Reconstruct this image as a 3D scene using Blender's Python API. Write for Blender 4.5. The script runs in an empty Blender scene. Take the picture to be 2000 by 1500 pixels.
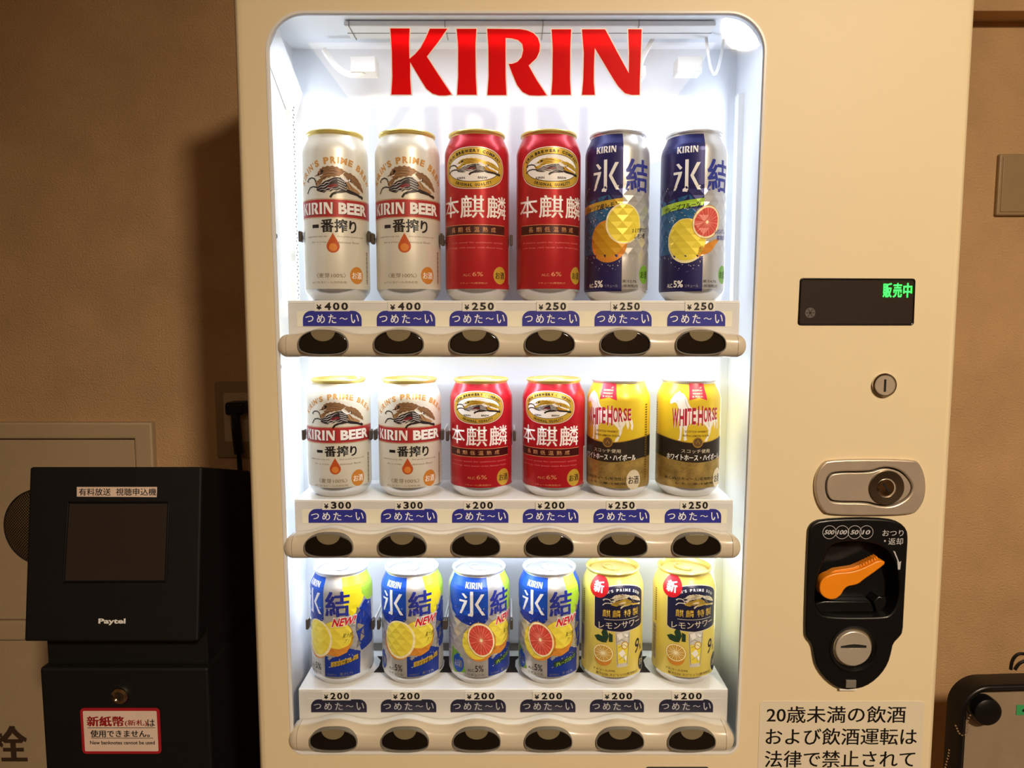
import bpy, bmesh, math, random
from mathutils import Vector, Matrix
from mathutils.geometry import tessellate_polygon
random.seed(7)
S = bpy.context.scene
COL = S.collection
PI = math.pi

# ------------------------------------------------------------------ camera, world, lights, exposure
CAMZ, DIST, PITCH, FPX = 1.35, 0.701, math.radians(5.3), 1400.0
cam_d = bpy.data.cameras.new('camera')
cam_d.sensor_width = 36.0
cam_d.lens = FPX / 2000.0 * 36.0
cam_d.clip_start = 0.01
cam = bpy.data.objects.new('camera', cam_d)
COL.objects.link(cam)
cam.location = (0, -DIST, CAMZ)
cam.rotation_euler = (PI / 2 - PITCH, 0, 0)
S.camera = cam
S.view_settings.view_transform = 'Standard'
S.view_settings.look = 'None'
S.view_settings.gamma = 1
S.view_settings.use_curve_mapping = False
S.view_settings.exposure = 0.0
W = bpy.data.worlds.new('world')
S.world = W
W.use_nodes = True
W.node_tree.nodes['Background'].inputs[0].default_value = (1.0, 0.72, 0.45, 1)
W.node_tree.nodes['Background'].inputs[1].default_value = 0.05

def light(name, kind, loc, power, color, rot=(0, 0, 0), **kw):
    d = bpy.data.lights.new(name, kind)
    d.energy = power
    d.color = color
    for k, v in kw.items():
        setattr(d, k, v)
    o = bpy.data.objects.new(name, d)
    COL.objects.link(o)
    o.location = loc
    o.rotation_euler = rot
    return o

WARM = (1.0, 0.80, 0.57)
COOL = (0.80, 0.88, 1.0)
LAMP = (0.90, -2.15, 2.50)
light('ceiling_spot', 'SPOT', (LAMP[0], LAMP[1], LAMP[2] - 0.03), 255, WARM, rot=(math.radians(52), 0, math.radians(8)),
      spot_size=math.radians(92), spot_blend=1.0, shadow_soft_size=0.09)
light('room_fill', 'AREA', (0.0, -2.6, 2.42), 16, WARM, rot=(0, 0, 0), shape='RECTANGLE', size=1.6, size_y=0.8)
bpy.data.objects['ceiling_spot'].rotation_euler = Vector((-.15, 2.45, -1.97)).to_track_quat('-Z', 'Y').to_euler()
# the strip lights inside the display case (top strip, one strip behind each button bar)
light('case_strip_top', 'AREA', (0.005, 0.022, 1.622), 0.34, COOL, rot=(math.radians(12), 0, 0), shape='RECTANGLE', size=0.43, size_y=0.016)
light('case_strip_upper', 'AREA', (0.0, 0.024, 1.309), 0.5, COOL, rot=(math.radians(10), 0, 0), shape='RECTANGLE', size=0.42, size_y=0.012)
light('case_strip_middle', 'AREA', (0.0, 0.024, 1.1075), 0.5, COOL, rot=(math.radians(10), 0, 0), shape='RECTANGLE', size=0.42, size_y=0.012)

for nm, x, sg in (('case_strip_left', -0.2305, 1), ('case_fill_right', 0.2365, -1)):  # right one is an added fill; only the left wall has a strip
    light(nm, 'AREA', (x, 0.080, 1.30), 0.36, COOL, rot=(0, -sg * math.pi / 2, 0), shape='RECTANGLE', size=0.60, size_y=0.006)

# ------------------------------------------------------------------ helpers
def at(px, py, Y):
    """where the sight line of a photo measurement meets the vertical plane Y (metres)"""
    r, h = (px - 1000) / FPX, (750 - py) / FPX
    dy = math.cos(PITCH) + h * math.sin(PITCH)
    dz = -math.sin(PITCH) + h * math.cos(PITCH)
    t = (Y + DIST) / dy
    return (r * t, CAMZ + dz * t)

def lin(c):
    f = lambda v: v / 12.92 if v <= 0.04045 else ((v + 0.055) / 1.055) ** 2.4
    return tuple(f(x / 255.0) for x in c) + (1,)

MATS = {}
def mat(name, rgb, rough=0.5, metal=0.0, emit=0.0, var=0.04, scale=40.0, bump=0.0, bscale=400.0, coat=0.0, spec=0.5):
    if name in MATS:
        return MATS[name]
    m = bpy.data.materials.new(name)
    m.use_nodes = True
    nt = m.node_tree
    b = nt.nodes['Principled BSDF']
    c = lin(rgb)
    b.inputs['Base Color'].default_value = c
    b.inputs['Roughness'].default_value = rough
    b.inputs['Metallic'].default_value = metal
    b.inputs['Specular IOR Level'].default_value = spec
    if coat:
        b.inputs['Coat Weight'].default_value = coat
        b.inputs['Coat Roughness'].default_value = 0.08
    if emit:
        b.inputs['Emission Color'].default_value = c
        b.inputs['Emission Strength'].default_value = emit
    tc = nt.nodes.new('ShaderNodeTexCoord')
    if var:
        n = nt.nodes.new('ShaderNodeTexNoise')
        n.inputs['Scale'].default_value = scale
        n.inputs['Detail'].default_value = 4
        nt.links.new(tc.outputs['Object'], n.inputs['Vector'])
        r = nt.nodes.new('ShaderNodeValToRGB')
        r.color_ramp.elements[0].position = 0.3
        r.color_ramp.elements[1].position = 0.7
        r.color_ramp.elements[0].color = tuple(x * (1 - var) for x in c[:3]) + (1,)
        r.color_ramp.elements[1].color = tuple(min(1, x * (1 + var)) for x in c[:3]) + (1,)
        nt.links.new(n.outputs['Fac'], r.inputs['Fac'])
        nt.links.new(r.outputs['Color'], b.inputs['Base Color'])
    if bump:
        n2 = nt.nodes.new('ShaderNodeTexNoise')
        n2.inputs['Scale'].default_value = bscale
        n2.inputs['Detail'].default_value = 3
        nt.links.new(tc.outputs['Object'], n2.inputs['Vector'])
        bp = nt.nodes.new('ShaderNodeBump')
        bp.inputs['Strength'].default_value = bump
        bp.inputs['Distance'].default_value = 0.002
        nt.links.new(n2.outputs['Fac'], bp.inputs['Height'])
        nt.links.new(bp.outputs['Normal'], b.inputs['Normal'])
    MATS[name] = m
    return m

def tag(o, label=None, cat=None, group=None, kind=None):
    if label: o['label'] = label
    if cat: o['category'] = cat
    if group: o['group'] = group
    if kind: o['kind'] = kind
    return o

def empty(name, loc=(0, 0, 0), rz=0.0, parent=None):
    o = bpy.data.objects.new(name, None)
    COL.objects.link(o)
    o.empty_display_size = 0.02
    o.location = loc
    o.rotation_euler.z = rz
    if parent: o.parent = parent
    return o

def origin_of(o):
    v = Vector((0, 0, 0))
    while o is not None:
        v += o.location
        o = o.parent
    return v

class MB:
    def __init__(s):
        s.v, s.f, s.m, s.s = [], [], [], []
    def add(s, vs, fs, mi=0, smooth=False):
        k = len(s.v)
        s.v += [tuple(p) for p in vs]
        for f in fs:
            s.f.append([k + i for i in f]); s.m.append(mi); s.s.append(smooth)
    def box(s, x0, x1, y0, y1, z0, z1, mi=0):
        v = [(x, y, z) for x in (x0, x1) for y in (y0, y1) for z in (z0, z1)]
        s.add(v, [(0, 1, 3, 2), (4, 6, 7, 5), (0, 4, 5, 1), (2, 3, 7, 6), (0, 2, 6, 4), (1, 5, 7, 3)], mi)
    def lathe(s, prof, n=48, axis='z', c=(0, 0, 0), mi=0, smooth=True):
        """prof: (radius, height) pairs; axis z, or y (height runs towards -y)"""
        vs, fs = [], []
        for r, h in prof:
            for i in range(n):
                a = 2 * PI * i / n
                if axis == 'z': vs.append((c[0] + r * math.cos(a), c[1] + r * math.sin(a), c[2] + h))
                elif axis == 'y': vs.append((c[0] + r * math.cos(a), c[1] - h, c[2] + r * math.sin(a)))
                else: vs.append((c[0] + h, c[1] + r * math.cos(a), c[2] + r * math.sin(a)))
        for j in range(len(prof) - 1):
            for i in range(n):
                k = (i + 1) % n
                fs.append((j * n + i, j * n + k, (j + 1) * n + k, (j + 1) * n + i))
        s.add(vs, fs, mi, smooth)
    def disc(s, c, r, y, n=32, mi=0, rz=None):
        rz = rz or r
        s.add([(c[0] + r * math.cos(2 * PI * i / n), y, c[1] + rz * math.sin(2 * PI * i / n)) for i in range(n)], [tuple(range(n))], mi)
    def tube(s, pts, r, n=8, mi=0, caps=True):
        pts = [Vector(p) for p in pts]
        for _ in range(2 if 2 < len(pts) < 10 else 0):      # round the bends
            q = [pts[0]]
            for a, b in zip(pts, pts[1:]): q += [a.lerp(b, .25), a.lerp(b, .75)]
            pts = q + [pts[-1]]
        vs, fs = [], []
        up = Vector((0.13, 0.31, 0.94)).normalized()
        for i, p in enumerate(pts):
            t = (pts[min(i + 1, len(pts) - 1)] - pts[max(i - 1, 0)]).normalized()
            a = t.cross(up)
            if a.length < 1e-4: a = t.cross(Vector((1, 0, 0)))
            a.normalize(); b = t.cross(a)
            for k in range(n):
                w = 2 * PI * k / n
                vs.append(p + a * (r * math.cos(w)) + b * (r * math.sin(w)))
        for i in range(len(pts) - 1):
            for k in range(n):
                q = (k + 1) % n
                fs.append((i * n + k, i * n + q, (i + 1) * n + q, (i + 1) * n + k))
        if caps:
            fs.append(tuple(range(n))); fs.append(tuple((len(pts) - 1) * n + k for k in range(n)))
        s.add(vs, fs, mi, True)
    def flat(s, loops, y, mi=0):
        """filled outline (first loop) with holes, facing the viewer at depth y"""
        pts = [p for l in loops for p in l]
        tr = tessellate_polygon([[Vector((p[0], p[1], 0)) for p in l] for l in loops])
        s.add([(p[0], y, p[1]) for p in pts], tr, mi)
    def plate(s, outer, yf, yb, bevel=0.0, holes=(), mi=0, back=True, seg=3, hb=1.0):
        loops = [ccw(outer)] + [ccw(h)[::-1] for h in holes]
        def ring(off, y): return [[(p[0], yf + (y - yf) * (hb if q and y < yf + bevel * 1.01 else 1), p[1]) for p in offset(l, -off * (hb if q else 1))] for q, l in enumerate(loops)]
        stages = []
        if bevel:
            for k in range(seg + 1):
                a = PI / 2 * k / seg
                stages.append(ring(bevel * (1 - math.sin(a)), yf + bevel * (1 - math.cos(a))))
        else:
            stages.append(ring(0, yf))
        stages.append(ring(0, yb))
        for li in range(len(loops)):
            n = len(loops[li]); vs = [p for st in stages for p in st[li]]
            fs = []
            for j in range(len(stages) - 1):
                for i in range(n):
                    k = (i + 1) % n
                    fs.append((j * n + i, j * n + k, (j + 1) * n + k, (j + 1) * n + i))
            s.add(vs, fs, mi, bool(bevel))
        for st in ([stages[0], stages[-1]] if back else [stages[0]]):
            tr = tessellate_polygon([[Vector((p[0], p[2], 0)) for p in l] for l in st])
            s.add([p for l in st for p in l], tr, mi)
    def text(s, body, x0, x1, z0, z1, y, mi=0, bold=0.0, shear=0.0, space=1.0):
        vs, fs = glyph(body, bold, space)
        w, h = x1 - x0, z1 - z0
        s.add([(x0 + p[0] * w + (p[1] - .5) * h * shear, y - 2.5e-5 * p[2], z0 + p[1] * h) for p in vs], fs, mi)
    def make(s, name, mats, parent=None, weld=True, sharp=35, bev=None):
        me = bpy.data.meshes.new(name)
        o_ = origin_of(parent) if parent else Vector((0, 0, 0))
        me.from_pydata([tuple(Vector(p) - o_) for p in s.v], [], s.f)
        if not isinstance(mats, (list, tuple)): mats = [mats]
        for m in mats: me.materials.append(m)
        me.polygons.foreach_set('material_index', s.m)
        me.polygons.foreach_set('use_smooth', s.s)
        if weld:
            bm = bmesh.new(); bm.from_mesh(me)
            bmesh.ops.remove_doubles(bm, verts=bm.verts, dist=1e-6)
            bmesh.ops.recalc_face_normals(bm, faces=bm.faces)
            for e in bm.edges:
                if len(e.link_faces) == 2 and e.calc_face_angle(0) > math.radians(sharp): e.smooth = False
            bm.to_mesh(me); bm.free()
        me.update()
        o = bpy.data.objects.new(name, me)
        COL.objects.link(o)
        if parent: o.parent = parent
        if bev:
            b = o.modifiers.new('bevel', 'BEVEL'); b.width = bev; b.segments = 2; b.limit_method = 'ANGLE'
        return o

def area2(l):
    return sum(l[i][0] * l[(i + 1) % len(l)][1] - l[(i + 1) % len(l)][0] * l[i][1] for i in range(len(l)))
def ccw(l):
    l = [tuple(p) for p in l]
    return l if area2(l) > 0 else l[::-1]
def offset(l, d):
    """move a closed outline along its outward normal (ccw) by d"""
    if not d: return l
    n, out = len(l), []
    for i in range(n):
        a, b, c = Vector(l[i - 1]), Vector(l[i]), Vector(l[(i + 1) % n])
        e1, e2 = (b - a), (c - b)
        if e1.length < 1e-9 or e2.length < 1e-9: out.append(tuple(b)); continue
        e1.normalize(); e2.normalize()
        n1, n2 = Vector((e1.y, -e1.x)), Vector((e2.y, -e2.x))
        m = n1 + n2
        if m.length < 1e-6: m = n1
        m.normalize()
        out.append(tuple(b + m * (d / max(0.35, m.dot(n1)))))
    return out
def rounded(pts, radii, n=8):
    pts = ccw(pts) if not isinstance(radii, (list, tuple)) else pts
    N, out = len(pts), []
    for i in range(N):
        r = radii[i] if isinstance(radii, (list, tuple)) else radii
        p, a, b = Vector(pts[i]), Vector(pts[i - 1]), Vector(pts[(i + 1) % N])
        if r <= 0: out.append(tuple(p)); continue
        u, v = (a - p).normalized(), (b - p).normalized()
        ang = u.angle(v); t = r / math.tan(ang / 2)
        c = p + (u + v).normalized() * (r / math.sin(ang / 2))
        s0, s1 = p + u * t - c, p + v * t - c
        w = s0.angle_signed(s1)
        a0 = math.atan2(s0.y, s0.x)
        tot = math.atan2(s0.x * s1.y - s0.y * s1.x, s0.dot(s1))
        for k in range(n + 1):
            q = a0 + tot * k / n
            out.append((c.x + r * math.cos(q), c.y + r * math.sin(q)))
    return out
def rrect(x0, x1, z0, z1, r, n=6):
    return rounded([(x0, z0), (x1, z0), (x1, z1), (x0, z1)], r, n)
def circle(c, r, n=40, rz=None):
    rz = rz or r
    return [(c[0] + r * math.cos(2 * PI * i / n), c[1] + rz * math.sin(2 * PI * i / n)) for i in range(n)]
def smooth_loop(pts, k=3):
    for _ in range(k):
        q = []
        for i in range(len(pts)):
            a, b = pts[i], pts[(i + 1) % len(pts)]
            q.append((a[0] * .75 + b[0] * .25, a[1] * .75 + b[1] * .25))
            q.append((a[0] * .25 + b[0] * .75, a[1] * .25 + b[1] * .75))
        pts = q
    return pts

_G = {}
def glyph(body, bold=0.0, space=1.0):
    """lettering of the built-in font as a flat mesh, scaled to the unit box"""
    key = (body, bold, space)
    if key in _G: return _G[key]
    cu = bpy.data.curves.new('lettering', 'FONT')
    wide = any(ord(ch) > 0x2000 for ch in body)
    cu.body = body; cu.size = 1; cu.offset = 0.0 if wide else bold; cu.resolution_u = 3; cu.space_character = space
    cu.fill_mode = 'FRONT'
    o = bpy.data.objects.new('lettering', cu)
    COL.objects.link(o)
    dg = bpy.context.evaluated_depsgraph_get()
    me = bpy.data.meshes.new_from_object(o.evaluated_get(dg))
    vs = [(v.co.x, v.co.y) for v in me.vertices]
    fs = [tuple(p.vertices) for p in me.polygons]
    bpy.data.objects.remove(o); bpy.data.curves.remove(cu); bpy.data.meshes.remove(me)
    if not vs: _G[key] = ([], []); return _G[key]
    if wide and bold:      # thicken intricate characters by overlapping strokes
        n = len(vs); b = bold * .75
        sh = [(-b, -b * .5), (b, -b * .5), (b, b * .5), (-b, b * .5)]
        fs = [tuple(i + k * n for i in f) for k in range(4) for f in fs]
        vs = [(p[0] + a, p[1] + c, k) for k, (a, c) in enumerate(sh) for p in vs]
    x0, x1 = min(p[0] for p in vs), max(p[0] for p in vs)
    z0, z1 = min(p[1] for p in vs), max(p[1] for p in vs)
    vs = [((p[0] - x0) / max(1e-6, x1 - x0), (p[1] - z0) / max(1e-6, z1 - z0), p[2] if len(p) > 2 else 0) for p in vs]
    _G[key] = (vs, fs)
    return _G[key]

# ------------------------------------------------------------------ materials
M = {}
def wall_mat(name, rgb):
    m = mat(name, rgb, rough=0.9, var=0.10, scale=9, bump=0.0)
    nt = m.node_tree; b = nt.nodes['Principled BSDF']
    tc = [n for n in nt.nodes if n.type == 'TEX_COORD'][0]
    v = nt.nodes.new('ShaderNodeTexNoise'); v.inputs['Scale'].default_value = 300; v.inputs['Detail'].default_value = 5; v.inputs['Roughness'].default_value = 0.6
    nt.links.new(tc.outputs['Object'], v.inputs['Vector'])
    bp = nt.nodes.new('ShaderNodeBump'); bp.inputs['Strength'].default_value = 0.9; bp.inputs['Distance'].default_value = 0.004
    nt.links.new(v.outputs['Fac'], bp.inputs['Height']); nt.links.new(bp.outputs['Normal'], b.inputs['Normal'])
    return m
M['wall'] = wall_mat('stucco_wallpaper', (206, 168, 122))
M['floor'] = mat('floor_carpet', (110, 84, 62), rough=.95, bump=.5, bscale=300)
M['ceil'] = mat('ceiling_paint', (205, 195, 178), rough=.9)
M['enamel'] = mat('cream_enamel', (232, 216, 180), rough=.5, var=.015, scale=6)
M['rim'] = mat('white_window_rim', (245, 245, 245), rough=.25, var=.01)
M['liner'] = mat('white_case_liner', (236, 240, 246), rough=.4, var=.015, scale=8)
M['white'] = mat('white_plastic', (238, 238, 236), rough=.4, var=.015)
M['rail'] = mat('pale_rail_plastic', (222, 220, 216), rough=.4, var=.02)
M['paper'] = mat('cream_paper', (240, 236, 214), rough=.7, var=.02)
M['bar'] = mat('beige_bar_plastic', (212, 202, 182), rough=.3, var=.02, coat=.3)
M['btn'] = mat('dark_button_plastic', (22, 19, 15), rough=.12, var=.05, coat=.6)
M['btn_tab'] = mat('smoked_button_tab', (128, 118, 92), rough=.25)
M['red'] = mat('red_sticker_film', (235, 14, 18), rough=.35, var=.01)
for _k, _c, _f in (('red', (255, 12, 14), .72), ('rim', (240, 246, 255), .2)):
  _n = M[_k].node_tree; _b = _n.nodes['Principled BSDF']; _o = _n.nodes['Material Output']
  _t = _n.nodes.new('ShaderNodeBsdfTranslucent'); _t.inputs[0].default_value = lin(_c); _m = _n.nodes.new('ShaderNodeMixShader'); _m.inputs[0].default_value = _f
  _b.inputs['Specular IOR Level'].default_value = .15
  _n.links.new(_b.outputs[0], _m.inputs[1]); _n.links.new(_t.outputs[0], _m.inputs[2]); _n.links.new(_m.outputs[0], _o.inputs[0])
M['white_film'] = mat('white_sticker_film', (250, 244, 240), rough=.4, var=.01)
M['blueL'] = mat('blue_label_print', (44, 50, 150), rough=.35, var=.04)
M['unlitL'] = mat('unlit_blue_label', (34, 36, 62), rough=.35, var=.04)  # blue label with its backlight off; the dimness is in the colour
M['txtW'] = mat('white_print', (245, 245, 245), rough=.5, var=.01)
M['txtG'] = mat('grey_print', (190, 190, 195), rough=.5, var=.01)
M['ink'] = mat('black_print', (14, 13, 14), rough=.45, var=.01)
M['tagp'] = mat('price_tag_card', (232, 228, 218), rough=.6, var=.02)
M['blackp'] = mat('black_plastic', (16, 16, 17), rough=.32, var=.08, spec=.4)
M['blackm'] = mat('matt_black_steel', (17, 17, 17), rough=.6, var=.08, bump=.1, bscale=900, spec=.3)
M['dscreen'] = mat('dark_screen_glass', (52, 44, 40), rough=.2, var=.05, scale=12)
M['dframe'] = mat('display_black', (14, 14, 15), rough=.2)
M['green'] = mat('green_led_segments', (40, 255, 70), emit=4.0, var=0)
M['steel'] = mat('brushed_steel', (206, 192, 174), rough=.34, metal=.55, var=.06, scale=60)
M['chrome'] = mat('chrome', (205, 200, 190), rough=.12, metal=1.0, var=.02)
M['gap'] = mat('dark_gap', (12, 11, 10), rough=.8)
M['orange'] = mat('orange_lever_plastic', (240, 142, 22), rough=.35, var=.03)
M['grey'] = mat('grey_plastic', (120, 116, 108), rough=.4)
M['frost'] = mat('frosted_sticker', (224, 214, 192), rough=.5, var=.02)
M['clip'] = mat('dark_clip', (70, 64, 58), rough=.3)
M['led'] = mat('lit_strip_diffuser', (225, 238, 255), emit=2.0, var=0)
M['lamp'] = mat('lit_lamp_lens', (255, 205, 130), emit=16.0, var=0)
M['putty'] = mat('beige_cabinet_paint', (186, 164, 132), rough=.55, var=.04, scale=6, bump=.25, bscale=260)
M['plateb'] = mat('beige_cover_plate', (150, 128, 92), rough=.4, var=.03)
M['redb'] = mat('dark_red_border', (176, 34, 44), rough=.4)
M['stick'] = mat('pink_white_sticker', (238, 214, 198), rough=.5)
M['darkred'] = mat('dark_red_print', (150, 20, 30), rough=.5)
M['board'] = mat('taupe_board', (150, 132, 108), rough=.6, var=.05, bump=.2, bscale=700)
M['greent'] = mat('green_tape', (60, 160, 96), rough=.5)
M['bead'] = mat('chrome_beads', (235, 232, 225), rough=.15, metal=1.0, var=0)
M['brown_ink'] = mat('faded_brown_print', (66, 44, 28), rough=.7)

pane_m = bpy.data.materials.new('clear_acrylic')
pane_m.use_nodes = True
nt = pane_m.node_tree
for n in list(nt.nodes): nt.nodes.remove(n)
out = nt.nodes.new('ShaderNodeOutputMaterial'); mx = nt.nodes.new('ShaderNodeMixShader')
tr = nt.nodes.new('ShaderNodeBsdfTransparent'); gl = nt.nodes.new('ShaderNodeBsdfGlossy'); fr = nt.nodes.new('ShaderNodeFresnel')
tr.inputs[0].default_value = (.99, .995, 1, 1); gl.inputs['Roughness'].default_value = .02; fr.inputs[0].default_value = 1.4
nt.links.new(fr.outputs[0], mx.inputs[0]); nt.links.new(tr.outputs[0], mx.inputs[1]); nt.links.new(gl.outputs[0], mx.inputs[2])
nt.links.new(mx.outputs[0], out.inputs[0])
M['pane'] = pane_m

# perforated speaker metal: dark holes on a hexagonal grid
pm = mat('perforated_metal', (150, 130, 100), rough=.45, metal=.5, var=0)
nt = pm.node_tree; b = nt.nodes['Principled BSDF']
tc = [n for n in nt.nodes if n.type == 'TEX_COORD'][0]
vo = nt.nodes.new('ShaderNodeTexVoronoi'); vo.inputs['Scale'].default_value = 260; vo.inputs['Randomness'].default_value = 0.0
rp = nt.nodes.new('ShaderNodeValToRGB'); rp.color_ramp.elements[0].position = .42; rp.color_ramp.elements[1].position = .5
rp.color_ramp.elements[0].color = (.012, .01, .008, 1); rp.color_ramp.elements[1].color = lin((168, 146, 112))
mp = nt.nodes.new('ShaderNodeMapping'); mp.inputs['Rotation'].default_value = (0, PI / 4, 0)
mp.inputs['Scale'].default_value = (1, 0, 1)
nt.links.new(tc.outputs['Object'], mp.inputs['Vector']); nt.links.new(mp.outputs[0], vo.inputs['Vector'])
nt.links.new(vo.outputs['Distance'], rp.inputs['Fac']); nt.links.new(rp.outputs['Color'], b.inputs['Base Color'])

# ------------------------------------------------------------------ the room
WALLY = 0.60
def slab(name, *b, m):
    mb = MB(); mb.box(*b); o = mb.make(name, m); tag(o, kind='structure'); return o
slab('wall_back', -2.6, 2.6, WALLY, WALLY + .1, 0, 2.6, m=M['wall'])
slab('wall_left', -2.7, -2.6, -3.4, WALLY, 0, 2.6, m=M['wall'])
slab('wall_right', 2.6, 2.7, -3.4, WALLY, 0, 2.6, m=M['wall'])
slab('wall_front', -2.6, 2.6, -3.5, -3.4, 0, 2.6, m=M['wall'])
slab('floor', -2.6, 2.6, -3.4, WALLY, -.1, 0, m=M['floor'])
slab('ceiling', -2.6, 2.6, -3.4, WALLY, 2.53, 2.63, m=M['ceil'])
# proud ledge on the wall right of the machine, throwing the dark band under it
mb = MB()
zt = at(1950, 21, WALLY - .045)[1]
mb.box(.30, 2.6, WALLY - .045, WALLY, zt, zt + .16)
slab_o = mb.make('trim_1', M['wall']); tag(slab_o, kind='structure')

# ceiling downlight
dl = empty('ceiling_downlight', (LAMP[0], LAMP[1], 2.53))
tag(dl, 'round warm ceiling downlight, seen only as a yellow oval reflected in the glass', 'lamp')
mb = MB(); mb.lathe([(.062, -.002), (.085, -.004), (.086, 0.0)], 40, c=dl.location); mb.make('ring', M['white'], dl)
mb = MB(); mb.lathe([(.0005, -.0025), (.062, -.0025)], 40, c=dl.location); mb.make('lens', M['lamp'], dl)

# ------------------------------------------------------------------ vending machine
vm = empty('vending_machine', (0.0865, 0.25, 0.0))
tag(vm, 'cream beer vending machine with a big lit display window and red lettering', 'vending machine')
XL, XR = -.2628, .4365
ZT = 1.83
# door with the rounded window opening
tl, tr_, br_, bl_ = at(518, 100, 0)[0], at(1499, 100, 0)[0], at(1443, 1440, 0)[0], at(567, 1440, 0)[0]
zt_, zb_ = at(1000, 21, 0)[1], at(1000, 1474, 0)[1]
OPEN = rounded([(bl_, zb_), (br_, zb_), (tr_, zt_), (tl, zt_)], [.013, .013, .037, .037], 12)
cx_mech = [(1576,1038),(1577,1030),(1584,1020),(1600,1013),(1668,1009),(1730,1011),(1754,1018),(1768,1032),(1770,1050),(1768,1080),(1762,1192),(1760,1232),
 (1754,1241),(1741,1254),(1738,1270),(1732,1292),(1718,1314),(1698,1332),(1676,1342),(1644,1345),(1624,1336),(1604,1318),(1590,1296),(1586,1276),(1583,1256),
 (1572,1243),(1569,1232),(1571,1160),(1574,1080)]
A0 = lambda pts, Y=0.0: [at(x, y, Y) for x, y in pts]
mb = MB()
rec = A0([(1606,1092),(1612,1072),(1624,1060),(1650,1055),(1690,1056),(1722,1065),(1740,1085),(1750,1115),(1752,1150),(1748,1176),(1736,1196),(1722,1202),(1610,1202),(1594,1190),(1588,1170),(1590,1140),(1598,1115)])
rec = ccw(smooth_loop(rec, 2))
IN_ = [(XL + .02, .14), (XR - .02, .14), (XR - .02, ZT - .02), (XL + .02, ZT - .02)]
mb.plate([(XL, .12), (XR, .12), (XR, ZT), (XL, ZT)], 0, .0095, .009, holes=[IN_], seg=5, hb=0)
mb.plate(IN_, 0, .0035, 0, holes=[OPEN, offset(rec, .0012)])
mb.box(XL + .0002, XL + .018, .0094, .055, .12, ZT - .0005); mb.box(XR - .012, XR - .0002, .0094, .055, .12, ZT - .0005)
mb.box(XL + .018, XR - .012, .0094, .055, 1.655, ZT - .0005); mb.box(XL + .018, XR - .012, .0094, .055, .12, .84)
mb.box(.256, at(1560, 1180, 0)[0], .0094, .055, .84, 1.655)
mb.make('door', M['enamel'], vm)
mb = MB(); mb.box(XL + .004, XR - .004, .115, .52, .03, ZT - .004); mb.box(XL + .004, XR - .004, .055, .115, .03, .84); mb.box(XL + .004, XR - .004, .055, .115, 1.645, ZT - .004)
mb.box(XL + .004, XL + .02, .055, .115, .84, 1.645); mb.box(.26, XR - .004, .055, .115, .84, 1.645)
mb.make('cabinet', M['enamel'], vm)
for sx in (XL + .03, XR - .08):
    for sy in (.12, .42):
        mb = MB(); mb.lathe([(.0001, 0), (.022, 0), (.022, .008), (.009, .010), (.009, .03)], 20, c=(sx + .025, sy + .025, 0)); mb.make('foot', M['blackp'], vm)
# thin bright rim of the window
mb = MB(); inn = offset(ccw(OPEN), -.0028)
mb.plate(offset(ccw(OPEN), .0001), -.0007, .0036, .0006, holes=[inn]); mb.make('window_rim', M['rim'], vm)
# liner: back board, side walls, roof, floor of the case
LB = .108
lx0, lx1, lz0, lz1 = -.2385, .2445, zb_ - .006, zt_ + .004
mb = MB()
mb.box(lx0, lx1, LB, LB + .004, lz0, lz1)
bb = mb.make('back_board', M['liner'], vm)
mb = MB(); mb.box(lx0 - .004, lx0, .0038, LB + .004, lz0, lz1); mb.make('side_liner', M['liner'], vm)
mb = MB(); mb.box(lx1, lx1 + .004, .0038, LB + .004, lz0, lz1); mb.make('side_liner', M['liner'], vm)
mb = MB(); mb.box(lx0, lx1, .0038, LB + .004, lz1, lz1 + .004); mb.make('top_liner', M['liner'], vm)
mb = MB(); mb.box(lx0, lx1, .0038, LB + .004, lz0 - .004, lz0); mb.make('bottom_liner', M['liner'], vm)
# vertical light strip with its dotted cover on the left inner wall, and a plain cover on the right
for sx, sg in ((lx0, 1), (lx1, -1)):
    mb = MB()
    mb.box(min(sx, sx + sg * .006), max(sx, sx + sg * .006), .078, .090, 1.335, 1.585)
    if sg > 0:
        for k in range(62):
            z = 1.34 + k * .0038
            mb.box(sx + .006, sx + .0066, .082 + (k % 2) * .003, .0835 + (k % 2) * .003, z, z + .0015, 1)
        so = mb.make('strip_cover', [M['white'], M['grey']], vm)
    else:
        mb.make('strip_cover', M['white'], vm)
# slanted gusset in the upper left corner
gp = [at(530, 75, .02), at(552, 44, .02), at(590, 80, .08), at(580, 118, .09), at(566, 121, .08)]
mb = MB()
f_ = [(lx0 + .0005, .020, 1.602), (lx0 + .012, .020, 1.628), (lx0 + .012, .100, 1.590), (lx0 + .0005, .100, 1.555)]
mb.add(f_ + [(x, y, z + .002) for x, y, z in f_], [(0, 1, 2, 3), (4, 5, 6, 7), (0, 1, 5, 4), (1, 2, 6, 5), (2, 3, 7, 6), (3, 0, 4, 7)])
mb.make('corner_gusset', M['liner'], vm)
# dark screws on the left inner wall
for px, py in ((540, 462), (548, 716), (551, 905), (558, 1107)):
    z = at(px, py, .03)[1]
    mb = MB(); mb.lathe([(.0001, .0035), (.0022, .0035), (.0028, .0015), (.0028, 0)], 14, axis='x', c=(lx0, .026, z)); mb.make('screw', M['ink'], vm)
# front pane
mb = MB(); mb.box(lx0 + .001, lx1 - .001, .0046, .0066, lz0 + .001, lz1 - .001)
pn = mb.make('front_pane', M['pane'], vm)
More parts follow.
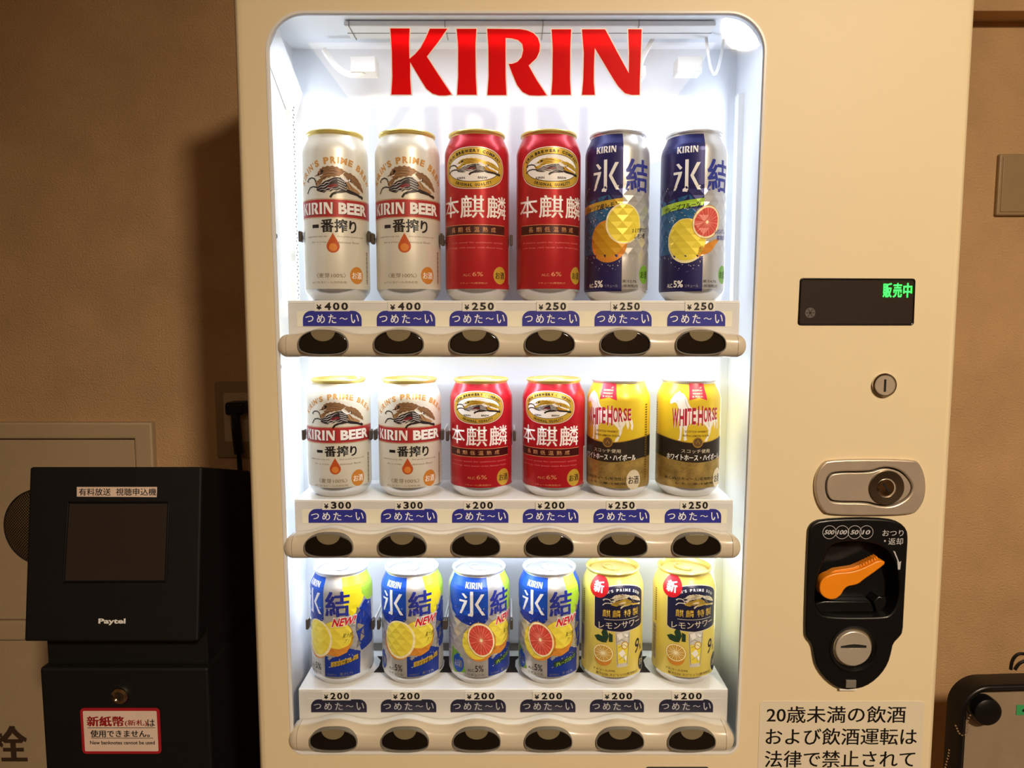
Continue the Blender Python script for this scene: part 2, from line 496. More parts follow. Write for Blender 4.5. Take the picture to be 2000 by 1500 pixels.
# big red letters on the pane
c7 = lambda x, y: (500 + x / 4.0, y / 4.0)
c8 = lambda x, y: (1000 + x / 3.846, y / 3.846)
K = [c7(*p) for p in [(1050,222),(1200,222),(1196,340),(1199,460),(1240,425),(1285,375),(1325,300),(1358,224),(1495,224),(1425,325),(1335,442),(1430,590),(1528,738),(1485,745),(1430,745),(1380,730),(1330,690),(1280,610),(1204,484),(1204,600),(1212,738),(1058,738),(1066,600),(1062,400)]]
I1 = [c7(*p) for p in [(1568,225),(1722,225),(1715,350),(1717,600),(1724,740),(1572,740),(1580,600),(1579,350)]]
R_ = [c7(1806,225), c8(0,218), c8(60,219), c8(110,227), c8(160,248), c8(195,285), c8(210,335), c8(207,385), c8(185,435), c8(125,492), c8(185,600), c8(260,715), c8(200,718), c8(130,715), c8(80,690), c8(40,640), c8(0,545), c7(1975,498),
      c8(0,480), c8(40,465), c8(72,430), c8(85,375), c8(78,330), c8(45,300), c8(0,288), c7(1950,296), c7(1950,600), c7(1956,742), c7(1808,742), c7(1818,600), c7(1815,350)]
I2 = [c8(*p) for p in [(298,220),(445,220),(438,350),(436,600),(442,712),(296,712),(304,600),(306,350)]]
N_ = [c8(*p) for p in [(526,220),(700,220),(790,390),(878,550),(880,400),(874,220),(974,220),(968,400),(960,600),(958,712),(900,712),(850,700),(800,650),(760,590),(622,360),(616,480),(614,620),(622,712),(526,712),(536,600),(540,400)]]
LOGO = [K, I1, R_, I2, N_]
for L in LOGO:
    w = ccw([at(x, y, .004) for x, y in L])
    mb = MB(); mb.flat([w], .0040, 0); mb.flat([offset(w, .0011), offset(w, -.00005)], .0043, 1)
    mb.make('brand_letter', [M['red'], M['white_film']], vm, weld=False)
# lettering normalised for reuse on the cans
LOGO_N = []
_x0, _x1, _y0, _y1 = c7(1050, 0)[0], c8(974, 0)[0], c7(0, 222)[1], c7(0, 742)[1]
for L in LOGO:
    LOGO_N.append([((x - _x0) / (_x1 - _x0), (_y1 - y) / (_y1 - _y0)) for x, y in L])

# top fixture: strip housing, two clamps, cable loops
fx = empty('light_fixture', (0, .05, 1.63), parent=None); fx.parent = vm; fx.location = Vector((0, .05, 1.63)) - vm.location
mb = MB(); mb.box(-.165, .20, .030, .064, lz1 - .006, lz1 - .0006); mb.make('housing', M['white'], fx, bev=.0015)
mb = MB()
for x in (-.16, -.066, .03, .124): mb.box(x, x + .0006, .0295, .065, lz1 - .0066, lz1 - .0006)
mb.box(-.165, .20, .0475, .0481, lz1 - .0064, lz1 - .0059)
mb.make('seam', M['grey'], fx)
for x, sg in ((-.126, 1), (.147, -1)):
    mb = MB()
    mb.tube([(x, .066, lz1 - .002), (x + sg * .010, .074, lz1 - .018), (x + sg * .013, .080, lz1 - .030)], .0028, 8)
    mb.box(x + sg * .013 - .006, x + sg * .013 + .006, .076, .090, lz1 - .038, lz1 - .028)
    mb.lathe([(.0001, -.006), (.004, -.004), (.004, 0)], 12, c=(x + sg * .013, .083, lz1 - .038))
    mb.make('clamp', M['white'], fx)
for x0 in (-.168, .172):
    mb = MB(); mb.box(x0, x0 + .026, .070, .092, lz1 - .036, lz1 - .020); mb.make('driver_box', M['rail'], fx, bev=.001)
def arc3(a, b, sag, n=14):
    a, b = Vector(a), Vector(b)
    return [a.lerp(b, t / n) + Vector((0, 0, -sag * 4 * (t / n) * (1 - t / n))) for t in range(n + 1)]
mb = MB(); mb.tube(arc3((-.196, .075, lz1 - .012), (-.155, .075, lz1 - .034), .012), .0032); mb.make('cable', M['white'], fx)
mb = MB(); mb.tube(arc3((.198, .06, lz1 - .004), (.219, .07, lz1 - .004), .036, 20), .0016); mb.make('cable', M['white'], fx)

# ------------------------------------------------------------------ shelves, rails, labels, button bars
PITCHX = .073
ROWS = [
  dict(rail_px=(562, 1445), top=587, tag_y=(590, 607), lab_y=(607, 637), bar=(651, 698), ends=(543, 1457), btn_y=669,
       tags=[(618, 680), (762, 822), (907, 965), (1052, 1106), (1197, 1250), (1342, 1394)], price=['400', '400', '250', '250', '250', '250'],
       labs=[(592, 706), (736, 850), (878, 991), (1020, 1132), (1161, 1273), (1303, 1417)], paper=(580, 1430)),
  dict(rail_px=(575, 1432), top=976, tag_y=(979, 995), lab_y=(994, 1021), bar=(1045, 1091), ends=(555, 1446), btn_y=1066,
       tags=[(633, 686), (775, 826), (910, 963), (1050, 1103), (1188, 1240), (1332, 1383)], price=['300', '300', '200', '200', '250', '250'],
       labs=[(603, 715), (744, 854), (883, 993), (1021, 1130), (1159, 1269), (1298, 1409)], paper=(590, 1420)),
  dict(rail_px=(583, 1422), top=1346, tag_y=(1352, 1367), lab_y=(1366, 1391), bar=(1420, 1466), ends=(565, 1433), btn_y=1446,
       tags=[(633, 682), (768, 820), (912, 966), (1044, 1098), (1181, 1235), (1316, 1371)], price=['200'] * 6,
       labs=[(608, 716), (744, 852), (880, 988), (1016, 1124), (1152, 1258), (1287, 1393)], paper=(601, 1410)),
]
RY = .017      # plane of the price rails
SHELF_Z = []
for ri, r in enumerate(ROWS):
    ztop = at(1000, r['top'], RY)[1]
    SHELF_Z.append(ztop)
    x0, x1 = at(r['rail_px'][0], r['top'], RY)[0], at(r['rail_px'][1], r['top'], RY)[0]
    bz1, bz0 = at(1000, r['bar'][0], 0)[1], at(1000, r['bar'][1], 0)[1]
    sh = empty('product_shelf', (0, 0, 0)); sh.parent = vm; sh.location = Vector((0, .06, ztop)) - vm.location
    mb = MB(); mb.box(x0, x1, RY, LB - .0005, ztop - .003, ztop); mb.make('shelf_board', M['white'], sh, bev=.0006)
    mb = MB(); mb.box(x0, x1, RY, RY + .003, bz0 + .004, ztop - .003); mb.make('price_rail', M['rail'], sh, bev=.0004)
    mb = MB(); mb.box(x0 + .002, x1 - .002, .019, .034, bz0 + .001, bz0 + .0038); mb.make('strip_light_housing', M['white'], sh)
    pz0, pz1 = at(1000, r['lab_y'][1] + 1, RY)[1], at(1000, r['lab_y'][0] + (1 if ri < 2 else -2), RY)[1]
    px0, px1 = at(r['paper'][0], r['lab_y'][0], RY)[0], at(r['paper'][1], r['lab_y'][0], RY)[0]
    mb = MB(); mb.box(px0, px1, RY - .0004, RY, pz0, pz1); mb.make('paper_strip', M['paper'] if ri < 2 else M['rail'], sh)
    for i in range(6):
        a, b = r['labs'][i]; Y = RY - .0005
        (xa, za), (xb, zb2) = at(a, r['lab_y'][1], Y), at(b, r['lab_y'][0], Y)
        hh = zb2 - za
        mb = MB(); mb.plate(rounded([(xa, za), (xb, za), (xb, zb2), (xa, zb2)], [0, 0, hh * .55, hh * .55], 6), Y - .0003, Y, 0, mi=0)
        for ci, ch in enumerate('つめた～い'):
            wc = (xb - xa) / 5.3; cxm = xa + (xb - xa) * (.115 + .193 * ci)
            hfac = {'つ': (.27, .68), '～': (.42, .56)}.get(ch, (.19, .77))
            mb.text(ch, cxm - wc * .36, cxm + wc * .36, za + hh * hfac[0], za + hh * hfac[1], Y - .0005, 1, .018)
        mb.make('cold_label', [M['blueL'] if ri < 2 else M['unlitL'], M['txtW'] if ri < 2 else M['txtG']], sh, weld=False)  # bottom row unlit: label and letters painted darker
        a, b = r['tags'][i]; Y = RY - .0009
        (xa, za), (xb, zb2) = at(a, r['tag_y'][1], Y), at(b, r['tag_y'][0], Y)
        mb = MB(); mb.box(xa - .002, xb + .0015, Y, Y + .0006, za - .0005, zb2 + .0008, 0)
        w = xb - xa; h = zb2 - za
        mb.text('¥', xa, xa + w * .17, za + h * .1, za + h * .72, Y - .0003, 1, .03)
        for k, ch in enumerate(r['price'][i]):
            cx = xa + w * (.36 + .265 * k)
            mb.text(ch, cx - w * .105, cx + w * .105, za + h * .08, za + h * .95, Y - .0003, 1, .035)
        mb.make('price_tag', [M['tagp'], M['ink']], sh, weld=False)
    if ri == 2:   # dark cut-outs of the lowest shelf, between the cans
        for k in range(5):
            cx = (k - 2) * .0725
            mb = MB()
            q = [(-.007, .052), (.007, .052), (.0035, .066), (.004, .080), (.010, .090), (-.010, .090), (-.004, .080), (-.0035, .066)]
            mb.add([(cx + x, y, ztop + .0003) for x, y in q], [tuple(range(8))]); mb.make('slot', M['gap'], sh)
        mb = MB(); mb.box(-.21, .205, .104, .1055, ztop + .0002, ztop + .009); mb.make('rear_gap', M['grey'], sh)
    # button bar
    bar = empty('button_bar', (0, 0, 0)); bar.parent = vm; bar.location = Vector((0, 0, (bz0 + bz1) / 2)) - vm.location
    ex0, ex1 = at(r['ends'][0], r['btn_y'], 0)[0], at(r['ends'][1], r['btn_y'], 0)[0]
    CAP = .0095
    def section(x, e=1.0):
        ph = math.cos(2 * PI * (x - (PITCHX / 2)) / PITCHX)        # +1 midway between? shifted below
        g = .5 - .5 * math.cos(2 * PI * (x / PITCHX + .0) )         # 1 at button centres (x = +-.5 pitch)
        g = g ** 1.3
        top = bz1 - .0010 + .0066 * g; bot = bz0
        yfr = -.0075 + .0012 * (1 - g); ybk = .0165
        zc = (top + bot) / 2; hz = (top - bot) / 2 * e
        yc = .0045
        pts = []
        for k in range(15):                                       # front half: squarish oval
            a = -PI / 2 + PI * k / 14
            cc, ss = math.cos(a), math.sin(a)
            sq = lambda v, p: math.copysign(abs(v) ** p, v)
            pts.append((x, yc + (yfr - yc) * sq(cc, .75) * (.35 + .65 * e), zc + hz * sq(ss, .85)))
        pts.append((x, ybk, zc + hz)); pts.append((x, ybk, zc - hz))
        return pts
    def skin(mb, secs):
        n = len(secs[0]); vs = [p for q in secs for p in q]; fs = []
        for j in range(len(secs) - 1):
            for i in range(n):
                k = (i + 1) % n
                fs.append((j * n + i, j * n + k, (j + 1) * n + k, (j + 1) * n + i))
        fs.append(tuple(range(n))); fs.append(tuple((len(secs) - 1) * n + i for i in range(n)))
        mb.add(vs, fs, 0, True)
    N = 180
    mb = MB(); skin(mb, [section(ex0 + CAP + (ex1 - ex0 - 2 * CAP) * k / N) for k in range(N + 1)]); mb.make('bar_body', M['bar'], bar, sharp=50)
    for sg, xe in ((-1, ex0), (1, ex1)):
        secs = []
        for k in range(11):
            a = PI / 2 * k / 10
            xx = xe - sg * CAP + sg * .0004 + sg * (CAP - .0004) * math.sin(a)
            q = section(xe - sg * CAP, max(.02, math.cos(a) ** .8))
            secs.append([(xx, p[1], p[2]) for p in q])
        mb = MB(); skin(mb, secs); mb.make('end_cap', M['bar'], bar, sharp=50)
    bcz = at(1000, r['btn_y'], -.008)[1]
    for i in range(6):
        cx = (i - 2.5) * PITCHX + (.0005 if ri else 0)
        yf = -.0078
        ow, oh = .0245, .0125
        oval = []
        for k in range(48):
            a = 2 * PI * k / 48
            e = .72 if math.sin(a) < 0 else .92
            oval.append((cx + ow * math.copysign(abs(math.cos(a)) ** e, math.cos(a)), bcz - .0018 + (.0143 if math.sin(a) > 0 else .0103) * math.copysign(abs(math.sin(a)) ** e, math.sin(a))))
        bt = empty('button', (0, 0, 0)); bt.parent = bar
        bt.location = Vector((cx, yf, bcz)) - origin_of(bar)
        # a flat oval button; its collar, lens and tab are one mesh each, joined to keep three levels
        mb = MB()
        mb.plate(oval, yf - .0011, .0, .0009, holes=[offset(ccw(oval), -.0009)], mi=2)
        mb.plate(offset(ccw(oval), -.0009), yf - .0001, .0, .0012, mi=0)
        tabp = [(cx + .0118 * math.cos(PI + PI * k / 16), bcz + .0108 + .0098 * math.sin(PI + PI * k / 16)) for k in range(17)]
        tabp += [(cx + .0075, bcz + .0114), (cx, bcz + .0119), (cx - .0075, bcz + .0114)]
        mb.plate([(x, max(bcz - .02, z)) for x, z in tabp], yf - .0010, yf + .001, .0005, mi=1)
        bo = mb.make('button', [M['btn'], M['btn_tab'], M['grey']], bar)
        bpy.data.objects.remove(bt)

def sub(name, loc, parent):
    e = empty(name); e.parent = parent; e.location = Vector(loc) - origin_of(parent); return e

# ------------------------------------------------------------------ control column
def P5(ox, oy, s=5.0): return lambda pts, Y=0.0: [at(ox + x / s, oy + y / s, Y) for x, y in pts]
c3, c4, c6 = P5(1500, 850), P5(1500, 1080), P5(1500, 500, 4.0)
# sales display
dsp = sub('sales_display', (at(1673, 590, 0)[0], 0, at(1673, 590, 0)[1]), vm)
box_ = c6([(248, 172), (1152, 176), (1138, 543), (230, 543)])
box_ = [box_[3], box_[2], box_[1], box_[0]]
mb = MB(); mb.plate(rounded(box_, .003, 5), -.0010, .002, .0008, holes=[rounded(offset(ccw(box_), -.0018), .002, 4)]); mb.make('bezel', M['dframe'], dsp)
mb = MB(); mb.flat([rounded(offset(ccw(box_), -.0016), .002, 4)], -.0004); mb.make('screen', M['dscreen'], dsp)
mb = MB()
for k, ch in enumerate('販売中'):
    (xa, za), (xb, zb2) = at(1724 + k * 19.8, 581, -.0007), at(1724 + k * 19.8 + 18.4, 553, -.0007)
    mb.text(ch, xa, xb, za, zb2, -.0007, 0, .028)
mb.make('lit_lettering', M['green'], dsp, weld=False)
mb = MB(); c = at(1582.5, 611, -.0006); mb.disc(c, .0050, -.0006, 24)
for k in range(3):
    a = PI / 3 * k; u = Vector((math.cos(a), math.sin(a))) * .0044; w = Vector((-math.sin(a), math.cos(a))) * .0003
    mb.add([(c[0] + p.x, -.0007, c[1] + p.y) for p in (u + w, -u + w, -u - w, u - w)], [(0, 1, 2, 3)], 1)
mb.make('sensor_dot', [mat('faint_grey_dot', (84, 78, 72), rough=.5), M['dscreen']], dsp, weld=False)
# small cylinder lock
c = at(1725.5, 752, 0)
lk = sub('cylinder_lock', (c[0], 0, c[1]), vm)
mb = MB(); mb.lathe([(.0118, 0), (.0118, .0028), (.0112, .0034), (.0104, .0034), (.0100, .0022)], 40, 'y', (c[0], 0, c[1])); mb.make('collar', M['chrome'], lk)
mb = MB(); mb.lathe([(.0001, .0026), (.0093, .0026), (.0099, .0020), (.0099, 0)], 40, 'y', (c[0] + .0004, 0, c[1])); mb.make('lock_face', M['steel'], lk)
mb = MB(); mb.box(c[0] - .0009, c[0] + .0013, -.00275, -.0025, c[1] - .0064, c[1] + .0058); mb.make('key_slot', M['gap'], lk)
# recessed lock handle
hd = sub('lock_handle', (at(1697, 950, 0)[0], 0, at(1697, 950, 0)[1]), vm)
outl = c3([(585,228),(1415,228),(1470,280),(1510,380),(1525,490),(1508,620),(1455,715),(1385,775),(580,778),(510,720),(460,620),(440,500),(455,380),(510,280)])
outl = smooth_loop(outl, 2)
key = c3([(630,345),(975,345),(1060,312),(1150,300),(1270,330),(1350,400),(1398,490),(1370,580),(1280,652),(1170,690),(1040,680),(950,650),(620,650),(570,610),(545,540),(545,450),(570,385)])
key = smooth_loop(key, 2)
mb = MB(); mb.plate(outl, -.0042, .001, .0016, holes=[key]); mb.make('escutcheon', M['steel'], hd)
mb = MB(); mb.flat([offset(ccw(key), .0005)], -.0003); mb.make('gap_shadow', M['gap'], hd)
mb = MB(); mb.plate(offset(ccw(key), -.0017), -.0040, -.0004, .0007); mb.make('pull_lever', M['steel'], hd)
c = c3([(1133, 502)])[0]
mb = MB(); mb.lathe([(.0174, .004), (.0174, .0052), (.0168, .0056), (.0098, .0052), (.0095, .0020)], 48, 'y', (c[0], 0, c[1])); mb.make('lock_ring', mat('spun_steel', (140, 130, 112), rough=.3, metal=1.0, var=.05), hd)
mb = MB(); mb.lathe([(.0001, .0066), (.0072, .0062), (.0084, .0052), (.0086, .002)], 40, 'y', (c[0] - .0010, 0, c[1])); mb.make('lock_barrel', M['chrome'], hd)
mb = MB(); q = Vector((.0030, -.0040)); w = Vector((.0008, .0006))
mb.add([(c[0] - .001 + p.x, -.0068, c[1] + .0004 + p.y) for p in (q + w, -q + w, -q - w, q - w)], [(0, 1, 2, 3)]); mb.make('key_slot', M['gap'], hd, weld=False)

# coin mechanism
cm = sub('coin_mechanism', (at(1665, 1180, 0)[0], 0, at(1665, 1180, 0)[1]), vm)
CM = A0(cx_mech)
cc = at(1663, 1263, 0)
mb = MB(); mb.plate(smooth_loop(CM, 1), -.0045, .001, .0022, holes=[rec, circle(cc, .0222, 40)]); mb.make('housing', M['blackp'], cm)
mb = MB()
rl = [(p[0], p[1]) for p in ccw(rec)]
n = len(rl); vs = [(p[0], -.0035, p[1]) for p in rl] + [(p[0], .014, p[1]) for p in offset(rl, -.003)]
mb.add(vs, [(i, (i + 1) % n, n + (i + 1) % n, n + i) for i in range(n)], 0, True)
mb.flat([offset(rl, -.003)], .014)
mb.make('lever_well', M['blackp'], cm)
mb = MB(); led = A0([(1600, 1199), (1596, 1182), (1612, 1177), (1703, 1177), (1712, 1186), (1712, 1199)], -.001); mb.plate(led, .003, .013, .0015); mb.make('ledge', M['blackp'], cm)
mb = MB(); led = A0([(1712, 1195), (1706, 1175), (1716, 1165), (1731, 1167), (1731, 1180), (1722, 1194)], -.001); mb.plate(led, -.001, .013, .0012); mb.make('stop_nub', M['blackp'], cm)
mb = MB()
lev = [(483,330),(492,275),(520,235),(560,205),(650,178),(760,172),(860,150),(960,105),(1060,52),(1138,78),(1040,155),(960,212),(900,254),(865,285),(815,300),(760,308),(722,340),(705,375),(680,405),(640,432),(595,440),(548,428),(510,400),(490,368)]
lv = smooth_loop(c4(lev, -.002), 1)
mb.plate(lv, -.0070, .004, .0012)
mb.make('return_lever', M['orange'], cm, bev=None)
mb = MB()
top = c4([(560,205),(640,160),(820,132),(930,85),(1055,27),(1062,52),(960,105),(860,150),(760,172),(650,178)], -.0005)
mb.plate(top, -.0035, .004, .0006)
mb.make('lever_flank', M['orange'], cm)
mb = MB()
for k in range(6):
    x = 915 + k * 27; y = 98 - k * 13
    a, b = c4([(x - 4, y - 10), (x + 16, y + 34)], -.0077)
    d = Vector((b[0] - a[0], b[1] - a[1])); nn = Vector((-d.y, d.x)).normalized() * .00045
    mb.add([(a[0] + nn.x, -.0036, a[1] + nn.y), (b[0] + nn.x, -.0074, b[1] + nn.y), (b[0] - nn.x, -.0074, b[1] - nn.y), (a[0] - nn.x, -.0036, a[1] - nn.y),
            (a[0], -.0046, a[1]), (b[0], -.0082, b[1])], [(0, 1, 5, 4), (3, 2, 5, 4), (0, 4, 3), (1, 5, 2)])
mb.make('finger_ridges', M['orange'], cm, weld=False)
# coin entry
mb = MB()
mb.lathe([(.0250, .0045), (.0242, .0058), (.0228, .0062), (.0205, .0040), (.0200, .0015)], 56, 'y', (cc[0], 0, cc[1])); mb.make('slot_surround', M['blackp'], cm)
mb = MB(); rr = .0184
mb.plate(circle(cc, rr, 48), -.0050, .002, .0014, holes=[[(cc[0] - .0132, cc[1] + .0004), (cc[0] + .0128, cc[1] + .0004), (cc[0] + .0128, cc[1] + .0034), (cc[0] + .006, cc[1] + .0044), (cc[0], cc[1] + .0049), (cc[0] - .006, cc[1] + .0042), (cc[0] - .0132, cc[1] + .0028)]], hb=.1)
mb.make('coin_slot_plate', mat('turned_steel', (214, 204, 188), rough=.3, metal=.5, var=.05), cm)
mb = MB(); mb.box(cc[0] - .0145, cc[0] + .0145, -.0036, .0015, cc[1] - .001, cc[1] + .006); mb.make('slot_opening', M['gap'], cm)
(xa, za), (xb, zb2) = at(1651, 1343, -.005), at(1672, 1328, -.005)
mb = MB(); mb.box(xa, xb, -.0062, -.002, za, zb2); mb.make('latch', M['grey'], cm, bev=.0006)
(xa, za), (xb, zb2) = at(1639, 1348.5, -.003), at(1673, 1344, -.003)
mb = MB(); mb.box(xa, xb, -.0040, -.0005, za, zb2); mb.make('latch_bracket', M['tagp'], cm, bev=.0004)
mb = MB()
for x, s in ((580, '500'), (703, '100'), (825, '50'), (938, '10')):
    c = c3([(x, 934)])[0]; r = .0069
    mb.flat([circle(c, r, 36), circle(c, r - .0005, 36)], -.0047 - (x % 3) * .00001)
    w = .0048 if len(s) == 3 else .0038
    mb.text(s, c[0] - w, c[0] + w, c[1] - .0023, c[1] + .0023, -.0048, 0, .03, shear=.3)
for s, (x0, y0, x1, y1) in (('おつり', (1115, 925, 1325, 985)), ('返却', (1172, 1003, 1320, 1070)), ('・', (1132, 1022, 1150, 1042))):
    a, b = c3([(x0, y1), (x1, y0)], -.0047); mb.text(s, a[0], b[0], a[1], b[1], -.0048, 0, .012)
q = c3([(1222,1128),(1240,1135),(1282,1240),(1300,1228),(1290,1312),(1268,1312),(1262,1222)], -.0047)
mb.flat([q], -.0048)
mb.make('printed_markings', M['txtG'], cm, weld=False)

# age notice sticker below the coin slot
(xa, za), (xb, zb2) = at(1484, 1690, 0), at(1807, 1369, 0)
ns = sub('notice_sticker', ((xa + xb) / 2, 0, (za + zb2) / 2), vm)
x_l, x_r = at(1484, 1372, 0)[0], at(1806, 1372, 0)[0]
mb = MB(); mb.plate(rrect(x_l, x_r, zb2 - .17, zb2, .005), -.0004, 0, .0001); mb.make('sticker_sheet', M['frost'], ns)
mb = MB()
for s, x0, x1, y0, y1 in (('20歳未満の飲酒', 1497, 1770, 1379, 1412), ('および飲酒運転は', 1495, 1792, 1422, 1455), ('法律で禁止されて', 1493, 1788, 1466, 1499), ('います。', 1492, 1630, 1510, 1542)):
    a, b = at(x0, y1, -.0006), at(x1, y0, -.0006)
    mb.text(s, a[0], b[0], a[1], b[1], -.0006, 0, .012)
mb.make('lettering', M['ink'], ns, weld=False)
# product outlet below (only its top lip reaches the picture)
(xa, za), (xb, zb2) = at(1255, 1800, 0), at(1385, 1497.5, 0)
mb = MB(); mb.plate(rrect(-.17, xb, .30, .52, .012), -.004, .002, .002); mb.make('outlet_flap', M['blackp'], vm)
mb = MB(); mb.plate(rrect(xa, xb, zb2 - .03, zb2, .003), -.003, .001, .001); mb.make('bill_slot', M['blackp'], vm)

# ------------------------------------------------------------------ cans
R0, SEG = .033, 108
TH = 2 * PI / SEG
class Can:
    def __init__(s, H, mats, facets=None):
        s.H, s.mats, s.fac = H, mats, facets          # facets: (z0, rows, rowheight)
        s.items = []
    def radius(s, z):
        H = s.H
        pr = [(0, .0245), (.0012, .0262), (.0045, .0293), (.0085, .0322), (.0115, .033), (H - .0215, .033), (H - .018, .0326), (H - .014, .0314), (H - .009, .0290), (H - .006, .0277), (H - .0045, .0272), (H, .0272)]
        if z <= 0: return pr[0][1]
        for (a, ra), (b, rb) in zip(pr, pr[1:]):
            if z <= b:
                return ra + (rb - ra) * (z - a) / (b - a)
        return pr[-1][1]
    def pt(s, th, z, off=0.0):
        if s.fac:
            z0, rows, h = s.fac; z1 = z0 + rows * h; D = 2 * PI / 18
            if z0 - 4e-6 <= z <= z1 + 4e-6:
                z = min(z1, max(z0, z))
                j = min(rows - 1, int((z - z0) / h + 1e-6)); t = min(1, max(0, (z - z0) / h - j))
                if t > .99999 and j == rows - 1: t = 1.0
                a = th / D - (j % 2) * .5; k = math.floor(a + 1e-6); f = max(0.0, a - k)
                if t < 1e-6: t = 0.0
                R = R0 + .00012
                V = lambda q, zz: Vector((R * math.cos((q + (j % 2) * .5) * D), R * math.sin((q + (j % 2) * .5) * D), zz))
                za, zb = z0 + j * h, z0 + (j + 1) * h
                if f >= t / 2 - 1e-9 and f <= 1 - t / 2 + 1e-9:
                    s_ = (f - .5 * t) / (1 - t) if t < 1 else .5
                    p = (V(k, za) * (1 - s_) + V(k + 1, za) * s_) * (1 - t) + V(k + .5, zb) * t
                elif f < t / 2:
                    s_ = f / t + .5
                    p = V(k, za) * (1 - t) + (V(k - .5, zb) * (1 - s_) + V(k + .5, zb) * s_) * t
                else:
                    s_ = (f - 1) / t + .5
                    p = V(k + 1, za) * (1 - t) + (V(k + .5, zb) * (1 - s_) + V(k + 1.5, zb) * s_) * t
                rr = math.hypot(p.x, p.y); g = (rr + off) / rr
                return Vector((p.x * g, p.y * g, z))
        r = s.radius(z) + off
        if s.fac:
            d = min(abs(z - s.fac[0]), abs(z - (s.fac[0] + s.fac[1] * s.fac[2])))
            if d < .004: r -= .0003 * (1 - d / .004)
        return Vector((r * math.cos(th), r * math.sin(th), z))
    # ---- artwork, drawn in mm: u along the circumference (0 = front), z above the base
    def poly(s, loops, key, layer):
        if not isinstance(loops[0][0], (tuple, list, Vector)): loops = [loops]
        pts = [tuple(p) for l in loops for p in l]
        tr = tessellate_polygon([[Vector((p[0], p[1], 0)) for p in l] for l in loops])
        s.items.append((pts, [tuple(t) for t in tr], key, layer))
    def rect(s, u0, u1, z0, z1, key, layer): s.poly([(u0, z0), (u1, z0), (u1, z1), (u0, z1)], key, layer)
    def ell(s, u, z, ru, rz, key, layer, n=36): s.poly(circle((u, z), ru, n, rz), key, layer)
    def line(s, pts, w, key, layer, taper=False):
        P = [Vector(p) for p in pts]; L, Rr = [], []
        for i, p in enumerate(P):
            t = (P[min(i + 1, len(P) - 1)] - P[max(0, i - 1)]).normalized(); n = Vector((-t.y, t.x))
            ww = w / 2 * (1 - .85 * abs(2 * i / (len(P) - 1) - 1) if taper == 2 else (1 - .8 * i / (len(P) - 1) if taper else 1))
            L.append(p + n * ww); Rr.append(p - n * ww)
        k = len(P)
        s.items.append(([tuple(p) for p in L + Rr], [(i, i + 1, k + i + 1, k + i) for i in range(k - 1)], key, layer))
    def text(s, body, u0, u1, z0, z1, key, layer, bold=0.0, shear=0.0, slope=0.0):
        vs, fs = glyph(body, bold)
        w, h = u1 - u0, z1 - z0
        s.items.append(([(u0 + p[0] * w + (p[1] - .5) * h * shear, z0 + p[1] * h + slope * (p[0] - .5) * w, p[2]) for p in vs], fs, key, layer))
    def arc(s, body, c, ru, rz, a0, a1, h, key, layer, bold=0.02, wfac=.62, inward=False):
        WT = {'I': .45, "'": .35, ' ': .6, 'M': 1.2, 'W': 1.35, 'E': .9, 'S': .9}
        wt = [WT.get(ch, 1.0) for ch in body]; tw = sum(wt)
        for i, ch in enumerate(body):
            if ch == ' ': continue
            a = math.radians(a0 + (a1 - a0) * (sum(wt[:i]) + wt[i] / 2) / tw)
            x, z = c[0] + ru * math.cos(a), c[1] + rz * math.sin(a)
            tx, tz = -ru * math.sin(a), rz * math.cos(a)
            l = math.hypot(tx, tz); tx, tz = tx / l, tz / l
            if not inward: tx, tz = -tx, -tz
            nx, nz = -tz, tx
            step = abs(math.radians(a1 - a0)) / tw * l * wt[i]
            vs, fs = glyph(ch, bold)
            w = step * wfac * (.62 if ch in "I'" else 1); hh = h * (.35 if ch == "'" else 1); up = h * .3 if ch == "'" else 0
            s.items.append(([(x + tx * (p[0] - .5) * w + nx * ((p[1] - .5) * hh + up), z + tz * (p[0] - .5) * w + nz * ((p[1] - .5) * hh + up)) for p in vs], fs, key, layer))
    def logo(s, u0, u1, z0, z1, key, layer, slope=0):
        for l in LOGO_N:
            s.poly([(u0 + p[0] * (u1 - u0), z0 + p[1] * (z1 - z0) + slope * (p[0] - .5)) for p in l], key, layer)
    def build_print(s, name='label_print'):
        keys = []
        bm = bmesh.new()
        for pts, fs, key, layer in s.items:
            if key not in keys: keys.append(key)
            mi = keys.index(key)
            vs = [bm.verts.new((p[0] / 1000.0, p[1] / 1000.0, layer + (.2 * p[2] if len(p) > 2 else 0))) for p in pts]
            for f in fs:
                try: fc = bm.faces.new([vs[i] for i in f]); fc.material_index = mi
                except ValueError: pass
        w = R0 * TH
        umin = min(v.co.x for v in bm.verts); umax = max(v.co.x for v in bm.verts)
        def cut(co, no):
            bmesh.ops.bisect_plane(bm, geom=bm.verts[:] + bm.edges[:] + bm.faces[:], plane_co=co, plane_no=no, dist=1e-7)
        k = math.ceil(umin / w)
        while k * w < umax: cut((k * w, 0, 0), (1, 0, 0)); k += 1
        H = s.H
        for z in (.0115, H - .0215, H - .018, H - .014, H - .009): cut((0, z, 0), (0, 1, 0))
        if s.fac:
            z0, rows, h = s.fac
            for j in range(rows + 1): cut((0, z0 + j * h, 0), (0, 1, 0))
            cut((0, z0 - .004, 0), (0, 1, 0)); cut((0, z0 + rows * h + .004, 0), (0, 1, 0))
            fw = R0 * 2 * PI / 18
            for sg in (1, -1):
                # facet diagonals run half a facet per row
                dirv = Vector((sg * fw / 2, h)); no = Vector((h, -sg * fw / 2, 0)).normalized()
                k0 = math.floor((umin - rows * fw / 2) / fw) - 1; k1 = math.ceil((umax + rows * fw / 2) / fw) + 1
                for k in range(k0, k1 + 1): cut(((k + .5) * fw, z0, 0), no)
        me = bpy.data.meshes.new(name)
